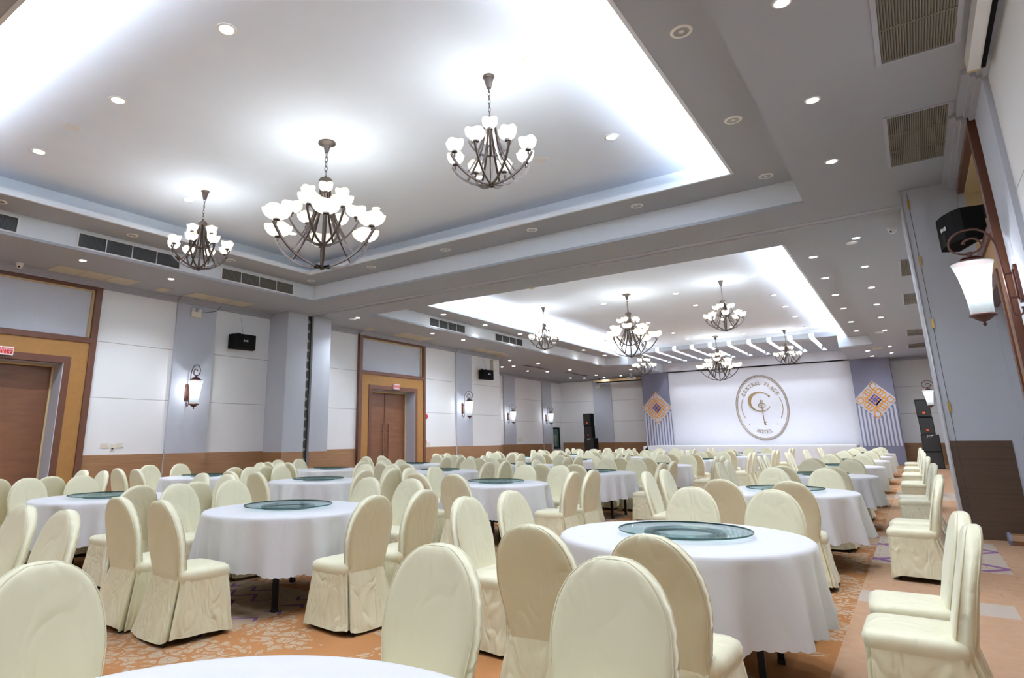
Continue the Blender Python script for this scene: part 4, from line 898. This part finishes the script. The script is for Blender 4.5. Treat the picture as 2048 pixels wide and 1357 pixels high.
# tables
R_T=.76; TT=.755
def cloth_mesh(seed,hi):
    rnd=random.Random(seed); N=384 if hi else 144; NR=14; vs=[(0,0,TT+.005)];fs=[]
    F=[(rnd.choice((9,11,13,16)),rnd.uniform(0,6.28),rnd.uniform(.4,1)) for _ in range(3)]+[(rnd.choice((5,7,21,26)),rnd.uniform(0,6.28),rnd.uniform(.3,.6)) for _ in range(3)]
    def fold(a): 
        v=sum(w_*math.sin(n*a+p+.6*math.sin(3*a+p)) for n,p,w_ in F)/2.2; return v
    rings=[(.3,TT+.005,0),(.6,TT+.005,0),(.72,TT+.005,0),(.748,TT+.003,0),(.760,TT-.006,0),(.766,TT-.02,.02)]
    for r,z,f in rings:
        for k in range(N): a=2*PI*k/N; rr=r+.0*fold(a); vs.append((rr*math.cos(a),rr*math.sin(a),z))
    for j in range(1,NR+1):
        t=j/NR
        for k in range(N):
            a=2*PI*k/N; hem=.325+.025*math.sin(2*a+seed)-.012*fold(a)
            if t>.999: hem-=.010*abs(math.sin(a*44)) if hi else 0
            z=(TT-.02)+(hem-(TT-.02))*t; r=.766+(.03 if hi else .006)*t**1.1+fold(a)*(.046+.030*t)*t**.55*(1 if hi else .6)+.010*math.sin(a*4+seed)*t
            vs.append((r*math.cos(a),r*math.sin(a),z))
    n=len(rings)+NR
    for k in range(N): fs.append((0,1+k,1+(k+1)%N))
    for j in range(n-1):
        for k in range(N): a=1+j*N+k; b=1+j*N+(k+1)%N; fs.append((a,a+N,b+N,b))
    mb=MB(); mb.add(vs,fs); return mb.mesh('tablecloth',M['cloth'],2)
CLOTH=[cloth_mesh(s,True) for s in (1,2,5)]+[cloth_mesh(s,False) for s in (8,9,13)]
def make_table():
    r=thing('round_table','x','table',(0,0,0),0,'round banquet tables'); MB().lathe([(0,TT-.03),(.742,TT-.03),(.748,TT-.015),(.742,TT),(0,TT)],48).build('tabletop',M['slat'],r,True)
    for sx in (-1,1):
        for sy in (-1,1):
            l=MB().tube([(sx*.34,sy*.45,TT-.03),(sx*.34,sy*.45,.02)],.026,4).build('leg',M['legblack'],r); MB().box(sx*.34-.022,sx*.34+.022,sy*.45-.022,sy*.45+.022,0,.025).build('rubber_foot',M['rubber'],l)
        MB().tube([(-.34,sx*.45,.30),(.34,sx*.45,.30)],.02,4).build('crossbar',M['legblack'],r)
    return r
TB=make_table()
def make_tt():
    r=thing('glass_turntable','x','turntable',(0,0,0),0,'glass turntables')
    g=MB().lathe([(0,.034),(.408,.034),(.408,.025),(0,.025)],64,cap=False).build('glass_disc',M['glass'],r,True); MB().lathe([(.4055,.0245),(.4095,.025),(.411,.0295),(.4095,.034),(.4055,.0345)],64,cap=False).build('glass_rim',M['glassedge'],g,True)
    MB().lathe([(.20,.0),(.25,.0),(.25,.014),(.24,.024),(.205,.024),(.195,.014),(.20,0)],48,cap=False).build('swivel_ring',M['ring'],r,True)
    return r
TTB=make_tt()
cols={'right-hand':[(-1.15,.74),(-1.32,4.31),(-1.35,8.35),(-1.33,11.9),(-1.37,15.6),(-1.40,19.2),(-1.42,22.8),(-1.45,26.6)],
'centre-right':[(-4.87,4.06),(-5.0,7.92),(-4.95,11.25),(-4.96,14.88),(-4.98,18.45),(-4.95,21.9),(-5.05,25.6)],
'centre-left':[(-7.72,3.72),(-7.84,7.1),(-7.86,10.4),(-7.88,13.75),(-7.93,17.1),(-7.95,20.4),(-7.93,23.7)],
'left-hand':[(-10.5,3.4),(-10.6,6.87),(-10.66,10.0),(-10.72,13.0),(-10.72,16.1),(-10.74,19.2),(-10.7,22.3),(-10.7,25.3)]}
rn=random.Random(99); used.discard('x')
ti=0
for cn,lst in cols.items():
    for ri,(tx,ty) in enumerate(lst):
        on=ORD[ri+1]; where='%s table of the %s column'%(on,cn)
        if ti: t=dup(TB,(tx,ty,0),rn.choice((0,PI/2))+rn.uniform(-.1,.1),'')
        else: t=TB; t.location=(tx,ty,0)
        t['label']='black-legged folding table under the cloth, %s'%where.replace(' table','') if False else 'round folding table on black legs, %s one in the %s column'%(on,cn)
        me=CLOTH[(ti%3)+(0 if ty<13 else 3)]; c=bpy.data.objects.new('tablecloth',me); COL.objects.link(c); c.location=(tx,ty,0); c.rotation_euler=(0,0,rn.uniform(0,6.28))
        tag(c,'white scalloped tablecloth on the %s'%where,'tablecloth','white round tablecloths')
        ex=rn.uniform(-.03,.03)
        if not(cn=='right-hand' and ri==0):
            g=TTB if not used.intersection({'ttb'}) else dup(TTB,(0,0,0),0,''); used.add('ttb')
            g.location=(tx+ex,ty+(.02),TT+.006); g['label']='round glass turntable on the %s'%where
        dn=1.20 if cn=='right-hand' else 1.20; dsl,dsr={'right-hand':(1.22,1.22),'centre-right':(1.12,1.16),'centre-left':(1.08,1.12),'left-hand':(1.16,1.08)}[cn]
        for side in ('near','far','left','right'):
            for q in (0,1):
                if cn=='right-hand' and ri==0 and (side in('near','right') or (side=='left' and q==0)): continue
                o_=(-.31,.31)[q]; j=lambda s: rn.uniform(-s,s)
                if side=='near': x,y,rz,w_=tx+o_,ty-dn,0,('left','right')[q]+' one of the near pair'
                elif side=='far': x,y,rz,w_=tx+o_,ty+dn,PI,('left','right')[q]+' one of the far pair'
                elif side=='left': x,y,rz,w_=tx-dsl,ty+o_,-PI/2,('nearer','farther')[q]+' one of the left pair'
                else: x,y,rz,w_=tx+dsr,ty+o_,PI/2,('nearer','farther')[q]+' one of the right pair'
                # the back stands at the outer side: local origin is the back rest
                if cn=='right-hand' and ri==0 and side=='far': x,y=((-1.63,1.93),(-.935,2.03))[q]
                dx,dy={'near':(0,-.22),'far':(0,.22),'left':(-.22,0),'right':(.22,0)}[side]
                chair(x+dx*.6+j(.014),y+dy*.6+j(.014),rz+j(.07),'ivory covered chair, %s, %s'%(w_,where))
        ti+=1
for q,(x,y) in enumerate(((-5.06,1.80),(-4.47,1.82))): chair(x,y,PI+.02,'ivory covered chair, %s of two seen from behind at the left picture edge'%('left','right')[q])
# loose prototypes left at the origin would be stray: every prototype above has been placed
